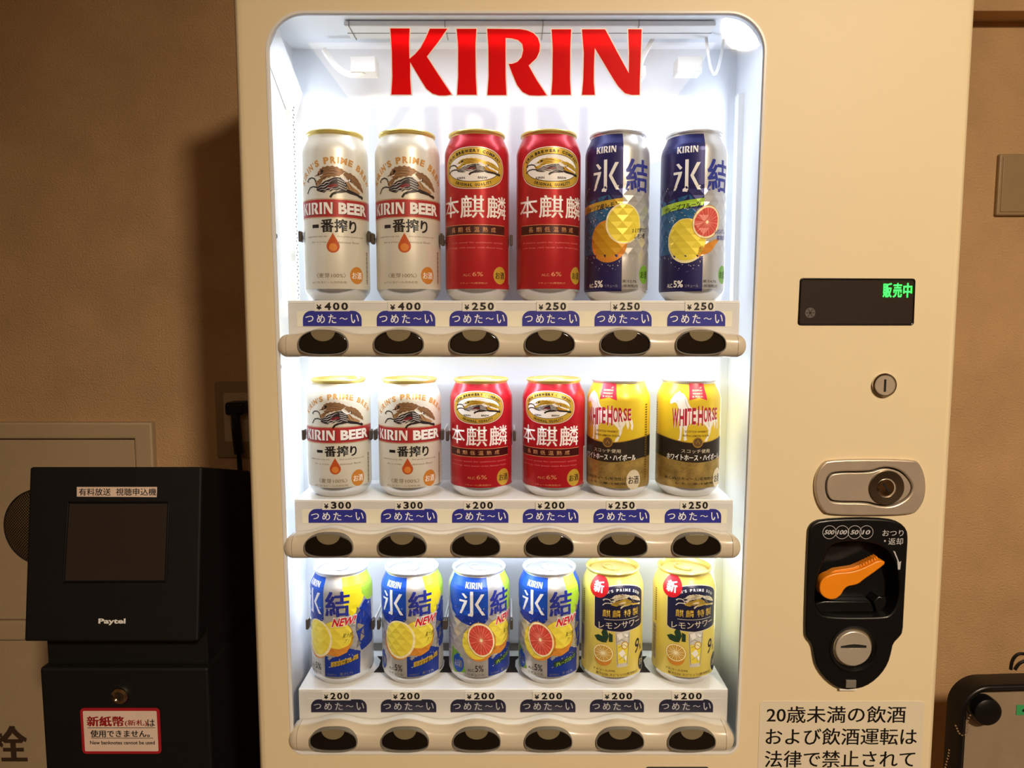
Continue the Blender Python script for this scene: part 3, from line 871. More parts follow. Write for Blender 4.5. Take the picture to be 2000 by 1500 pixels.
        for v in bm.verts:
            off = 3.0e-5 + 4.5e-5 * v.co.z
            # -pi/2 is the front (towards -Y)
            v.co = s.pt(-PI / 2 + v.co.x / R0, v.co.y, off)
        bm.to_mesh(me); bm.free()
        for kx in keys: me.materials.append(CM_[kx])
        me.polygons.foreach_set('use_smooth', [not s.fac] * len(me.polygons))
        return me
    def build_body(s):
        mb = MB(); H = s.H
        zs = [0, .0012, .0045, .0085, .0115]
        if s.fac:
            z0, rows, h = s.fac
            zs += [z0 - .004, z0] + [z0 + h * j / 3 for j in range(1, rows * 3 + 1)] + [z0 + rows * h + .004]
        else:
            zs += [H * .3, H * .5, H * .7]
        zs += [H - .0215, H - .018, H - .014, H - .009, H - .006, H - .0045]
        zs = sorted(zs)
        vs = []; fs = []; ms = []; sm = []
        for z in zs:
            for i in range(SEG): vs.append(s.pt(-PI / 2 + i * TH, z))
        for j in range(len(zs) - 1):
            inf = s.fac and zs[j] >= s.fac[0] - 1e-6 and zs[j + 1] <= s.fac[0] + s.fac[1] * s.fac[2] + 1e-6
            for i in range(SEG):
                k = (i + 1) % SEG
                a, b, c, d = j * SEG + i, j * SEG + k, (j + 1) * SEG + k, (j + 1) * SEG + i
                mi = 1 if zs[j + 1] <= .0116 - 1e-5 + (.003 if s.mats[2] else 0) else 0
                if inf:
                    row = int(round((zs[j] - s.fac[0]) / (s.fac[2] / 3)))
                    sub_, r_ = row % 3, row // 3
                    q = (i - 3 * (r_ % 2)) % 6
                    # front starts at -90 deg = facet phase: 27 segments from angle 0 -> q shifted
                    q = (q - 27) % 6 if False else (i - 27 - 3 * (r_ % 2)) % 6
                    up = (q == sub_)           # diagonal rising to the right
                    if up: fs += [(a, b, c), (a, c, d)]
                    else: fs += [(a, b, d), (b, c, d)]
                    ms += [mi, mi]; sm += [False, False]
                else:
                    fs.append((a, b, c, d)); ms.append(mi); sm.append(True)
        base = len(vs)
        # domed base
        for r, z in ((.0235, .0), (.022, .003), (.001, .009)):
            for i in range(SEG): vs.append((r * math.cos(-PI / 2 + i * TH), r * math.sin(-PI / 2 + i * TH), z))
        prev = 0
        for q in range(3):
            for i in range(SEG):
                k = (i + 1) % SEG
                fs.append((prev + k, prev + i, base + q * SEG + i, base + q * SEG + k)); ms.append(1); sm.append(True)
            prev = base + q * SEG
        me = bpy.data.meshes.new('can_body')
        me.from_pydata([tuple(v) for v in vs], [], fs)
        me.materials.append(s.mats[0]); me.materials.append(s.mats[1])
        me.polygons.foreach_set('material_index', ms); me.polygons.foreach_set('use_smooth', sm)
        return me
    def build_lid(s, m):
        mb = MB(); H = s.H
        mb.lathe([(.0272, H - .0045), (.0276, H - .0032), (.0286, H - .0026), (.0289, H - .0012), (.0284, H - .0001), (.0272, H), (.0266, H - .0010), (.0256, H - .0060), (.0245, H - .0064), (.0236, H - .0042), (.0001, H - .0040)], 72)
        o = mb.make('lid', m); me = o.data; bpy.data.objects.remove(o); return me
    def build_tab(s, m):
        mb = MB(); H = s.H
        outer = [(.0075 * math.cos(a) , .0115 * math.sin(a) + .002) for a in [2 * PI * k / 28 for k in range(28)]]
        hole = [(.0042 * math.cos(a), .0035 * math.sin(a) + .0082) for a in [2 * PI * k / 16 for k in range(16)]]
        tr = tessellate_polygon([[Vector((x, y, 0)) for x, y in outer], [Vector((x, y, 0)) for x, y in hole]])
        top = [(x, y, H - .0022) for x, y in outer + hole]; bot = [(x, y, H - .0033) for x, y in outer + hole]
        mb.add(top, tr); mb.add(bot, tr)
        n = 28; mb.add(top[:n] + bot[:n], [(i, (i + 1) % n, n + (i + 1) % n, n + i) for i in range(n)])
        n = 16; mb.add(top[28:] + bot[28:], [(i, (i + 1) % n, n + (i + 1) % n, n + i) for i in range(n)])
        # scored opening and rivet
        mb.lathe([(.0001, H - .0018), (.0016, H - .0018), (.002, H - .0026)], 14, c=(0, -.0025, 0))
        o = mb.make('pull_tab', m); me = o.data; bpy.data.objects.remove(o); return me

CM_ = {}
def ink(key, rgb, rough=.35, metal=.25, **kw): CM_[key] = mat('can_' + key, rgb, rough, metal, var=kw.pop('var', .015), **kw)
ink('white', (245, 243, 240), metal=0); ink('cream', (238, 226, 200)); ink('gold', (196, 150, 62), metal=.45); ink('goldt', (206, 150, 78), metal=.2)
ink('red_band', (178, 44, 46), metal=.1); ink('black', (18, 18, 20), metal=0); ink('mane', (142, 104, 70), metal=.2); ink('maneh', (176, 136, 94), metal=.2)
ink('dark', (38, 32, 38), metal=.1); ink('maroon', (122, 32, 44), metal=.1); ink('drop', (196, 84, 34), metal=.1); ink('dropl', (226, 138, 62), metal=.1)
ink('script', (128, 104, 76), metal=.1); ink('badge', (214, 140, 54), metal=.2); ink('honband', (66, 10, 18)); ink('pink', (222, 120, 116), metal=.1)
ink('redgold', (222, 160, 110), metal=.2); ink('yelgold', (214, 176, 62), metal=.3)
ink('navy', (24, 28, 96), metal=.3); ink('blue', (22, 80, 190), metal=.2); ink('royal', (26, 58, 160), metal=.2); ink('teal', (32, 104, 158), metal=.3); ink('bluetext', (40, 52, 150), metal=.1)
ink('lemon', (255, 234, 84), metal=.15, rough=.22); ink('lemond', (214, 162, 40), metal=.15, rough=.22); ink('pale', (250, 238, 190), metal=0); ink('orangef', (228, 150, 60), metal=.15, rough=.22)
ink('grape', (214, 74, 62), metal=0); ink('grapel', (236, 150, 128), metal=0); ink('lime', (170, 212, 60), metal=.1); ink('yellow', (246, 228, 40), metal=.1)
ink('green', (120, 176, 60), metal=.1); ink('newred', (206, 24, 36), metal=0); ink('silver', (200, 200, 204), rough=.25, metal=.8)
ink('whblack', (40, 34, 28), metal=.1); ink('whgold', (178, 150, 84), metal=.5, rough=.4, var=.35, scale=90); ink('whred', (178, 34, 56), metal=0); ink('flag', (210, 44, 70), metal=0)
ink('horse', (240, 236, 226), metal=0); ink('horses', (206, 204, 200), metal=0); ink('whdark', (110, 84, 36), metal=.1)
ink('lsnavy', (28, 30, 62), metal=.1); ink('leaf', (34, 62, 44), metal=0); ink('glass', (214, 212, 206), metal=.1); ink('glassd', (120, 118, 120), metal=.1); ink('brown', (104, 78, 44), metal=0)
BODY = dict(
  beer=mat('pearl_beige_can', (230, 226, 212), rough=.34, metal=.25, var=.02), red=mat('red_can', (190, 26, 42), rough=.26, metal=.3, var=.02),
  silver=mat('silver_can', (222, 220, 216), rough=.28, metal=.6, var=.02), wh=mat('yellow_whisky_can', (232, 200, 50), rough=.3, metal=.2, var=.02),
  ls=mat('lemon_gold_can', (236, 216, 104), rough=.3, metal=.2, var=.02), base=mat('bare_aluminium', (222, 222, 222), rough=.25, metal=.8, var=.02))
LIDS = dict(silver=mat('silver_lid', (226, 226, 226), rough=.3, metal=.6, var=.01), gold=mat('gold_lid', (228, 206, 120), rough=.3, metal=.6, var=.01))

def creature(c, u0, z0, su, sz, L, pal=('mane', 'maneh', 'dark', 'maroon', 'white', 'black')):
    """the running beast emblem; outline from the can itself, (350,570) is its centre, 250 its half width"""
    q = lambda pts: [(u0 + su / 25 * (33 * math.asin(max(-.97, min(.97, (x - 367) / 298))) + 1.9), z0 + (570 - y) / 150 * sz) for x, y in pts]
    mane, hi, dark, mar, wh, bk = pal
    c.poly(q([(182,514),(196,500),(208,494),(212,474),(224,462),(228,444),(244,440),(252,426),(276,428),(292,416),(316,424),(336,414),(356,426),(380,422),(398,438),(420,440),(434,456),(456,464),(436,474),(424,488),(404,500),(396,514),
      (372,510),(352,522),(330,516),(306,530),(286,526),(272,544),(254,546),(246,566),(236,578),(238,598),(222,604),(214,618),(198,606),(190,590),(200,576),(196,560),(214,552),(220,540),(236,534),(228,522)]), mane, L)
    c.poly(q([(428,494),(440,476),(456,466),(474,476),(494,472),(510,488),(530,494),(546,512),(562,526),(568,544),(584,562),(588,586),(600,606),(604,644),(584,630),(572,612),(556,610),(544,590),(526,584),(514,566),(496,562),(484,546),(466,538),(452,518)]), mane, L)
    c.poly(q([(418,540),(470,556),(506,598),(556,630),(580,656),(540,668),(500,662),(455,654),(428,612)]), hi, L)
    c.poly(q([(246,578),(268,560),(300,548),(340,528),(372,520),(420,524),(446,552),(460,590),(456,618),(430,640),(400,634),(372,646),(340,640),(318,656),(286,650),(262,668),(236,662),(214,652),(196,640),(204,620),(216,600)]), dark, L + 1)
    c.poly(q([(286,616),(320,590),(352,580),(382,590),(372,612),(338,618),(306,634)]), mar, L + 2)
    for pts in ([(208,612),(232,592),(258,594),(280,572),(306,572),(330,552),(366,540)], [(206,630),(236,614),(260,616),(288,598),(312,584)], [(216,646),(244,636),(268,640),(296,622),(322,626),(350,608)], [(250,660),(276,648),(300,650),(330,632),(366,632),(392,612)]):
        c.line(q(pts), .55 * su / 22, wh, L + 3, 2)
    for a in range(5):
        for b in range(4):
            x, y = 384 + a * 14 + b * 3, 536 + b * 24 + a * 6
            c.line(q([(x - 6, y), (x, y + 7), (x + 7, y + 1)]), .38 * su / 22, wh, L + 3)
    for pts in ([(470,560),(486,580),(500,612),(520,640)], [(452,572),(468,606),(486,640)], [(440,600),(450,630)]): c.line(q(pts), .6 * su / 22, dark, L + 2, 2)
    for pts in ([(250,446),(290,436),(330,440),(372,452)], [(244,470),(300,456),(352,462),(404,478)], [(256,498),(300,486),(344,492),(384,500)], [(470,486),(506,500),(540,530),(566,570)], [(462,508),(500,532),(540,566),(584,616)], [(236,548),(262,530),(300,514)]):
        c.line(q(pts), .5 * su / 22, dark, L + 1, 2)
    c.poly(q([(196,560),(182,548),(190,586),(206,600),(224,590)]), hi, L + 1)
    c.poly(q([(410,634),(455,628),(470,650),(420,664),(372,672),(352,684),(346,676),(370,656)]), dark, L + 2)
    c.poly(q([(440,620),(500,640),(556,660),(580,676),(572,688),(530,678),(480,668),(440,652)]), dark, L + 2)
    for pts, w in (([(124,548),(136,528),(160,522),(182,534),(192,560),(200,590)], 1.1), ([(120,664),(130,636),(142,614),(170,606),(205,618)], 1.1), ([(312,712),(330,682),(360,664),(410,656),(452,646)], 1.9), ([(440,630),(490,660),(540,668),(575,684),(598,700)], 1.9), ([(560,690),(585,676),(600,690)], 1.0), ([(120,548),(132,560)], .8), ([(118,664),(128,652)], .8)):
        c.line(q(pts), w * su / 22, bk, L + 1)
    c.line(q([(404,506),(420,530),(450,552),(478,552),(488,534)]), 1.3 * su / 22, wh, L + 3, False)
    c.line(q([(470,556),(490,552),(492,530)]), .9 * su / 22, bk, L + 3)
    for x, y, r in ((247, 468, 15), (216, 494, 9), (240, 490, 8)): c.poly(circle(q([(x, y)])[0], r / 250 * su, 12, r / 150 * sz), bk, L + 1)
    for pts in ([(262,440),(320,432),(380,446)], [(270,462),(330,452),(400,462)], [(262,490),(320,478),(380,486)], [(250,512),(310,500),(360,500)], [(460,486),(510,505),(560,560)], [(452,502),(500,525),(550,580)]):
        c.line(q(pts), .55 * su / 22, hi, L + 1, 2)
    c.line(q([(190,516),(222,514),(250,500)]), .5 * su / 22, wh, L + 1)

def osake(c, u, z, r, rz, bg, fg, L=1):
    c.ell(u, z, r, rz, bg, L); c.text('お酒', u - r * .72, u + r * .78, z - rz * .42, z + rz * .38, fg, L + 1, .02)

def beer(H, p):
    c = Can(H, (BODY['beer'], BODY['base'], False))
    b0, b1 = p['band']
    c.rect(-47, 47, b0, b1, 'red_band', 1)
    c.rect(-47, 47, b1 + .4, b1 + .9, 'gold', 1); c.rect(-47, 47, b0 - .9, b0 - .4, 'gold', 1)
    h = b1 - b0
    for word, u0, u1 in (('KIRIN', -41, -3.5), ('BEER', 2, 35.5)):
        n = len(word)
        if word == 'KIRIN':
            c.logo(u0 + .5, u1 + .5, b0 + h * .14 - .4, b0 + h * .82 - .4, 'dark', 2); c.logo(u0, u1, b0 + h * .16, b0 + h * .84, 'white', 3)
        else:
            c.text(word, u0 + .5, u1 + .5, b0 + h * .16 - .4, b0 + h * .82 - .4, 'dark', 2, .045); c.text(word, u0, u1, b0 + h * .17, b0 + h * .83, 'white', 3, .045)
    c.arc("KIRIN'S PRIME BREW", (0, p['arch'][1]), 46 if H > .15 else 43, p['arch'][0] - p['arch'][1], 154, 26, 6.6 if H > .15 else 5.8, 'goldt', 1, .05, .8)
    creature(c, -1.5, p['beast'][0], p['beast'][1], p['beast'][2], 4)
    t1, t0 = p['name']
    for ch, x0, x1, za, zb in (('一', 0, .165, .34, .6), ('番', .21, .49, 0, 1), ('搾', .5, .77, 0, 1), ('り', .81, .98, -.02, .92)):
        u0, u1 = -p['nw'], p['nw'] * .82
        z0, z1 = t0 + (t1 - t0) * za, t0 + (t1 - t0) * zb
        if ch == '一': c.rect(u0 + (u1 - u0) * x0, u0 + (u1 - u0) * x1, z0, z1, 'black', 1)
        else: c.text(ch, u0 + (u1 - u0) * x0, u0 + (u1 - u0) * x1, z0, z1, 'black', 1, .045)
    d1, d0 = p['drop']; hz = d1 - d0; r = hz * .33
    dp = [(-4, d1)] + [(-4 + r * math.cos(a), d0 + r + r * math.sin(a)) for a in [math.radians(35 - 250 * k / 20) for k in range(21)]]
    c.poly(dp, 'drop', 1); c.poly(circle((-4, d0 + r * .85), r * .62, 20, r * .6), 'dropl', 2)
    for z, a, b in ((p['scr'][0], 'made from only the', 'first press of pure malt'), (p['scr'][1], 'for a crisp,', 'delicious flavor')):
        c.text(a, -33 if len(a) > 13 else -27, -9.5, z - .1, z + 1.9, 'script', 1, 0, .35); c.text(b, 0.5, 29 if len(b) > 17 else 24, z - .1, z + 1.9, 'script', 1, 0, .35)
    m = p['malt']
    c.text('〈麦芽100%〉', -22, 8, m - 1.6, m + 3, 'script', 1, .005)
    c.text('ALC.5% 生ビール(非熱処理)', -28, 9, p['nama'], p['nama'] + 2.6, 'script', 1, .0)
    osake(c, 20, p['osk'], 7.8, 8.6, 'badge', 'white')
    for k in range(22): c.rect(34.5, 37.5, p['osk'] - 8 + k * 1.5, p['osk'] - 7.2 + k * 1.5 + (k % 3) * .2, 'script', 1)
    return c
def hon(H, p):
    c = Can(H, (BODY['red'], BODY['base'], False))
    z = p['bz']; ru, rz = p['br']
    def sup(a, b, e=.86, n=56): return [(a * math.copysign(abs(math.cos(t)) ** e, math.cos(t)), z + b * math.copysign(abs(math.sin(t)) ** e, math.sin(t))) for t in [2 * PI * k / n for k in range(n)]]
    c.poly(sup(ru, rz), 'cream', 1); c.poly(sup(ru - .9, rz - .9), 'maroon', 2); c.poly(sup(ru - 1.4, rz - 1.4), 'yelgold', 3)
    c.ell(0, z, ru * .83, rz * .66, 'black', 4); c.ell(0, z, ru * .81, rz * .63, 'white', 5)
    k = rz / 21
    c.arc('KIRIN BREWERY COMPANY', (0, z), ru * .90, rz * .80, 158, 22, 3.1 * k, 'black', 5, .05, .8)
    c.arc('ORIGINAL QUALITY', (0, z), ru * .90, rz * .81, 232, 308, 3.0 * k, 'black', 5, .05, .8, inward=True)
    creature(c, 0, z + rz * .05, ru * .68, rz * .40, 6, ('yelgold', 'lemond', 'dark', 'maroon', 'white', 'black'))
    c.text('KIRIN', -ru * .5, -ru * .24, z - rz * .52, z - rz * .41, 'black', 6, .03); c.text('BREW', ru * .14, ru * .42, z - rz * .52, z - rz * .41, 'black', 6, .03)
    t1, t0 = p['name']
    kx = 1.0 if H > .15 else .9
    for ch, u0, u1 in (('本', -38, -15), ('麒', -13.5, 11), ('麟', 13.5, 38.5)):
        c.text(ch, u0 * kx, u1 * kx, t0 + (1.5 if ch == '本' else 0), t1, 'white', 1, .012)
    b1, b0 = p['band']
    c.rect(-36, 36, b0, b1, 'honband', 1); c.rect(-36, 36, b1 + .2, b1 + .7, 'redgold', 1); c.rect(-36, 36, b0 - .7, b0 - .2, 'redgold', 1)
    h = b1 - b0
    for i, ch in enumerate('長期低温熟成'): c.text(ch, -25 + i * 8.6, -25 + i * 8.6 + 5.4, b0 + h * .2, b0 + h * .8, 'redgold', 2, .0)
    for z_, s in ((p['scr'][0], 'A luxury quest for authentic quality'), (p['scr'][1], 'and long, rich taste with finest hops')):
        c.text(s, -33, 33, z_, z_ + 2.0, 'pink', 1, 0, .4)
    c.text('ALC.', -11, -2, p['alc'], p['alc'] + 2.4, 'redgold', 1, 0); c.text('6%', -1, 9.5, p['alc'], p['alc'] + 4.2, 'redgold', 1, 0)
    c.text('リキュール(発泡性)①', -14, 14, p['lq'], p['lq'] + 2.2, 'redgold', 1, 0)
    osake(c, 29, p['osk'], 8.4, 8.8, 'yelgold', 'black')
    c.rect(47, 56, p['osk'] - 8, p['osk'] + 30, 'white', 1)
    for k in range(24): c.rect(47.6, 55.4, p['osk'] - 7 + k * 1.5, p['osk'] - 6.3 + k * 1.5, 'black', 2)
    return c
def flecks(c, u, z, ru, rz, n, key, L, seed):
    rnd = random.Random(seed)
    for k in range(n):
        a = rnd.uniform(0, 2 * PI); f = rnd.uniform(.95, 1.25); r = rnd.uniform(.25, .7)
        x, y = u + ru * f * math.cos(a), z + rz * f * math.sin(a)
        t = rnd.uniform(0, PI)
        c.poly([(x + r * math.cos(t + q * 2 * PI / 3), y + r * math.sin(t + q * 2 * PI / 3)) for q in range(3)], key, L)
def citrus(c, u, z, ru, rz, tilt, L, flesh='grape', rays='grapel'):
    """cut half: rim, pith, flesh and segment rays"""
    t = math.radians(tilt)
    E = lambda a, b, n=36: [(u + a * math.cos(q) * math.cos(t) - b * math.sin(q) * math.sin(t), z + a * math.cos(q) * math.sin(t) + b * math.sin(q) * math.cos(t)) for q in [2 * PI * k / n for k in range(n)]]
    c.poly(E(ru, rz), 'lemond', L); c.poly(E(ru * .96, rz * .96), 'pale', L + 1); c.poly(E(ru * .85, rz * .86), flesh, L + 2)
    pts = E(ru * .84, rz * .85, 22)
    for i, p in enumerate(pts): c.line([(u, z), ((u + p[0]) / 2, (z + p[1]) / 2), p], .55 if i % 2 else .3, rays, L + 3)
    c.poly(E(ru * .1, rz * .1, 12), 'pale', L + 4)
def ice500(kind):
    c = Can(.168, (BODY['silver'], BODY['base'], True), facets=(.0455, 10, .0064))
    c.rect(-62, 0, 9, 163.4, 'navy', 1)
    c.poly([(-62, 46), (-4, 46), (-2, 60), (-8, 75), (-3, 90), (-14, 104), (-40, 98), (-62, 106)], 'teal', 2)
    for k in range(9): c.poly([(-56 + k * 6, 98 - (k % 3) * 5), (-51 + k * 6, 104 - (k % 2) * 7), (-48 + k * 6, 95 - (k % 4) * 3)], 'navy', 3)
    c.logo(-28, -7, 144.5, 151, 'white', 2)
    # the two big characters
    X = lambda a: -31.5 + a * 28
    Z = lambda b: 106.5 + b * 31.5
    for q in ([(.44,.02),(.52,0),(.56,.08),(.56,1),(.44,1),(.44,.14),(.36,.10),(.36,.02)], [(.0,.56),(.0,.64),(.34,.64),(.30,.50),(.10,.08),(.0,.08),(.20,.56)], [(.62,.5),(.84,.9),(.97,.9),(.74,.5),(1.0,.06),(.88,.06)], [(.10,.88),(.20,.90),(.34,.76),(.26,.70)]):
        c.poly([(X(a), Z(b)) for a, b in q], 'white', 4)
    c.text('結', 2.5, 31, 107, 138.5, 'bluetext', 2, .03)
    lime = kind == 'grapefruit'
    c.poly([(-52, 86.5), (-1, 93.5), (1, 100.5), (-52, 94.5)], 'lime' if lime else 'yelgold', 4)
    c.text('グレープフルーツ' if lime else 'シチリア産レモン', -43, -3, 89.6, 95.2, 'black', 5, .04, 0, .13)
    if lime:
        c.ell(-17, 59, 20, 22, 'pale', 4); c.ell(-16.6, 60, 18.8, 20.5, 'lemon', 5)
        c.ell(-2, 78, 7, 9, 'lemon', 5)
        citrus(c, 3.5, 77, 14.5, 17, -25, 6)
        c.poly([(-4, 52), (12, 60), (20, 62), (8, 48), (-6, 42)], 'orangef', 5)
    else:
        c.ell(-14, 58.5, 19.5, 21, 'orangef', 4); c.ell(-15, 60, 17, 17, 'lemond', 5)
        c.ell(1.5, 75.5, 18.2, 19.8, 'pale', 6); c.ell(2, 75.5, 16.8, 18.5, 'lemon', 7)
    flecks(c, -8, 66, 24, 26, 70, 'white', 3, 3); flecks(c, -14, 58, 22, 24, 60, 'white', 3, 5)
    if not lime:
        c.text('まるで搾りたて', 10, 30, 67.5, 72, 'black', 8, .02, .1, .12); c.text('レモン感', 13, 27, 61.5, 66.5, 'black', 8, .02, .1, .12)
    else:
        c.text('みずみずしい', 12, 32, 66, 71, 'bluetext', 10, .01, .1, .1); c.text('果実感', 15, 29, 60, 65, 'bluetext', 10, .01, .1, .1)
    c.text('ALC.', -37, -30, 13, 17, 'white', 2, .02); c.text('5%', -29, -19, 13, 20, 'white', 2, .03)
    c.text('リキュール', -17, -4, 13, 16, 'txtg', 2, 0)
    c.text('果汁4.7%' if lime else '果汁2.7%', 0.5, 16, 17.5, 20.5, 'black', 2, .01); c.text('(発泡性)①', 0.5, 18, 12.5, 15.8, 'black', 2, .01)
    osake(c, 27, 26, 7.6, 9.2, 'green', 'black', 1)
    return c
def ice350(kind):
    c = Can(.122, (BODY['silver'], BODY['base'], True), facets=(.0335, 8, .0062))
    lime = kind == 'grapefruit'
    c.poly([(-50, 117), (0, 117), (0, 74), (-3, 70), (-14, 66), (-30, 70), (-44, 80), (-50, 96)], 'blue', 1)
    c.poly([(-40, 74), (-2, 84), (0, 74), (-3, 70), (-14, 66), (-30, 70)], 'royal', 2)
    c.logo(-25, -6, 106.5, 112.5, 'white', 2)
    X = lambda a: -31.5 + a * 28.5
    Z = lambda b: 77 + b * 27
    for q in ([(.44,.02),(.52,0),(.56,.08),(.56,1),(.44,1),(.44,.14),(.36,.10),(.36,.02)], [(.0,.56),(.0,.64),(.34,.64),(.30,.50),(.10,.08),(.0,.08),(.20,.56)], [(.62,.5),(.84,.9),(.97,.9),(.74,.5),(1.0,.06),(.88,.06)], [(.10,.88),(.20,.90),(.34,.76),(.26,.70)]):
        c.poly([(X(a), Z(b)) for a, b in q], 'white', 4)
    c.poly([(20, 117), (22, 84), (30, 76), (36, 80), (44, 92), (52, 117)], 'lime' if lime else 'yellow', 1)
    c.poly([(40, 117), (42, 98), (50, 88), (64, 88), (64, 117)], 'blue' if lime else 'lime', 2)
    c.poly([(36, 80), (46, 90), (58, 86), (62, 40), (40, 36), (34, 60)], 'royal', 2)
    c.text('結', 2, 28, 77, 104, 'bluetext', 3, .035)
    c.poly([(0, 12), (38, 12), (39, 36), (26, 42), (10, 33), (0, 34)], 'royal', 1)
    for k in range(7): c.poly([(34 + (k % 3) * 5, 40 + k * 6), (40 + (k % 2) * 5, 44 + k * 6), (36 + (k % 3) * 4, 49 + k * 6)], 'silver', 3)
    c.ell(13, 54, 18, 19, 'lemond', 4); c.ell(13, 56, 16.5, 16.5, 'lemon', 5)
    c.poly([(3, 36), (14, 34), (24, 38), (28, 46), (16, 42), (6, 44)], 'orangef', 6)
    if lime:
        c.ell(-9, 48, 18, 19, 'orangef', 6); c.ell(-11, 49, 17, 18, 'lemon', 7)
        citrus(c, -7.5, 52, 14.5, 19.5, 18, 8)
        c.poly([(-44, 40), (-30, 34), (-24, 16), (-40, 12), (-46, 24)], 'green', 1)
    else:
        c.ell(-10, 49, 18, 19, 'orangef', 6); c.ell(-8.5, 52, 17.5, 20.5, 'pale', 7); c.ell(-8.8, 52.5, 15.6, 18.4, 'lemon', 8)
    flecks(c, 2, 48, 30, 24, 90, 'white', 3, 11)
    c.text('NEW!', 9.5, 34.5, 66.3, 76.8, 'white', 9, .07, .3, .06); c.text('NEW!', 10, 34, 67, 76, 'newred', 10, .035, .3, .06)
    c.text('果汁感', 20, 30, 54, 59, 'black', 9, 0, .3, .1); c.text('アップ', 22, 31, 49, 53, 'black', 9, 0, .3, .1)
    c.poly([(7, 22.5), (36, 28.5), (36, 33.5), (7, 28)], 'leaf' if lime else 'yelgold', 2)
    c.text('グレープフルーツ' if lime else 'シチリア産レモン', 9, 34, 25.2, 29.8, 'lime' if lime else 'black', 3, .03, 0, .2)
    osake(c, -34, 24, 7.6, 10, 'blue', 'silver', 2)
    c.text('ALC.', -22, -14.5, 17.5, 20.5, 'black', 2, .01); c.text('5%', -14, -5, 17.5, 24.5, 'black', 2, .01); c.text('リキュール', -22, -4, 12.8, 15.6, 'black', 2, 0)
    c.text('果汁2.7%', 16, 30, 13, 16.5, 'silver', 2, .0); c.text('(発泡性)①', 2, 13, 13, 15.5, 'silver', 2, .0)
    c.rect(-56, -47, 16, 60, 'white', 1)
    for k in range(28): c.rect(-55.4, -47.6, 17 + k * 1.5, 17.7 + k * 1.5 + (k % 3) * .2, 'bluetext', 2)
    return c
def whisky():
    c = Can(.122, (BODY['wh'], BODY['base'], True))
    H = lambda pts: [(( x - 1632) / 284 * 33 * 1.06, (1118 - y) * .118) for x, y in pts]
    n = 40
    top = [(-70 + 140 * k / n, 57.5 - 2.8 * math.cos(2 * PI * (k / n - .5) * 1.4) + 3) for k in range(n + 1)]
    bot = [(70 - 140 * k / n, 38 - 2.2 * math.cos(2 * PI * (k / n - .5) * 1.4) + 2) for k in range(n + 1)]
    c.poly([(-70, 11), (70, 11), (70, 42), (-70, 42)], 'whgold', 1)
    rnd = random.Random(5)
    for k in range(70):
        u = rnd.uniform(-45, 45); z = rnd.uniform(14, 35); a = rnd.choice((.5, -.5, .9, .2)); l = rnd.uniform(3, 9)
        c.line([(u, z), (u + l / 2, z + a * l / 2 + rnd.uniform(-.4, .4)), (u + l, min(36, z + a * l))], .3, 'yelgold' if k % 2 else 'brown', 2, 2)
    c.poly(top + bot, 'whblack', 3); c.poly([(u, z + .8) for u, z in top] + [(u, z) for u, z in top[::-1]], 'gold', 3)
    # horse
    hb = [(1402,292),(1408,262),(1425,235),(1445,205),(1470,190),(1478,180),(1492,195),(1520,205),(1548,245),(1562,285),(1580,318),(1625,338),(1690,345),(1745,350),(1790,368),(1815,410),(1822,470),(1812,512),(1800,480),(1792,440),(1785,470),(1765,500),(1760,540),(1745,575),(1725,615),(1700,618),(1712,590),(1735,560),(1738,520),(1720,490),(1690,460),(1640,450),(1590,455),(1560,470),(1550,520),(1548,570),(1555,600),(1535,612),(1528,600),(1532,560),(1525,500),(1515,480),(1512,530),(1508,580),(1500,618),(1470,618),(1492,590),(1496,540),(1490,480),(1482,430),(1478,370),(1476,320),(1462,285),(1440,280),(1418,296)]
    c.poly(H(hb), 'horse', 2)
    c.poly(H([(1815,400),(1850,430),(1858,480),(1850,520),(1835,505),(1838,470),(1825,440)]), 'horse', 2)
    c.line(H([(1448,215),(1462,240),(1470,280)]), .7, 'horses', 3); c.line(H([(1530,240),(1545,300),(1570,350)]), .9, 'horses', 3); c.line(H([(1700,400),(1730,440),(1745,490)]), .9, 'horses', 3)
    # name, letters stepping down in height from the left
    word = 'WHITE HORSE'; wid = [1.45, 1, .5, .85, .85, .25, 1.15, 1, .95, .8, .8]; tot = sum(wid); u = -25.5; span = 51
    for i, ch in enumerate(word):
        w = wid[i] / tot * span; f = (u + w / 2 + 25.5) / span
        lo = 73 + 9 * (1 - abs(1 - f) ** 1.2) * .9; hi = 90.5 + 4 * math.sin(f * PI * .8)
        if ch == 'W': lo, hi = 73, 93
        if ch == 'H' and i > 2: lo -= 2.5; hi += 1.5
        if ch != ' ':
            c.text(ch, u + .5, u + w - .1, lo - .3, hi - .3, 'white', 4, .05); c.text(ch, u + .3, u + w * .94, lo, hi, 'whred', 5, .03)
        u += w
    c.poly([(-8.5, 119), (9, 119), (10.5, 101.5), (2, 104.5), (-8, 101.8)], 'flag', 2)
    for k, s in enumerate(('BLENDED', 'SCOTCH', 'WHISKY', '& SODA')): c.text(s, -5, 6, 113.5 - k * 3, 115.2 - k * 3, 'pale', 3, .01)
    c.text('SCOTCH WHISKY', -12, 12, 68.5, 70.6, 'whdark', 3, .02); c.text('WITH LEMON SODA', -14, 14, 64.2, 66.3, 'whdark', 3, .02)
    c.ell(1.5, 58.5, 5.4, 5.4, 'gold', 4); c.ell(1.5, 58.5, 4.4, 4.4, 'brown', 5); c.line([(-.5, 57), (1.5, 61), (3.5, 57)], .8, 'gold', 6)
    c.text('スコッチ使用', -15, 15, 47.5, 51.5, 'cream', 4, .0); c.text('ホワイトホース・ハイボール', -31, 31, 39.8, 46, 'white', 4, .035)
    c.text('ALC.6%リキュール(発泡性)①', -33, 22, 18.5, 22.5, 'black', 4, .01)
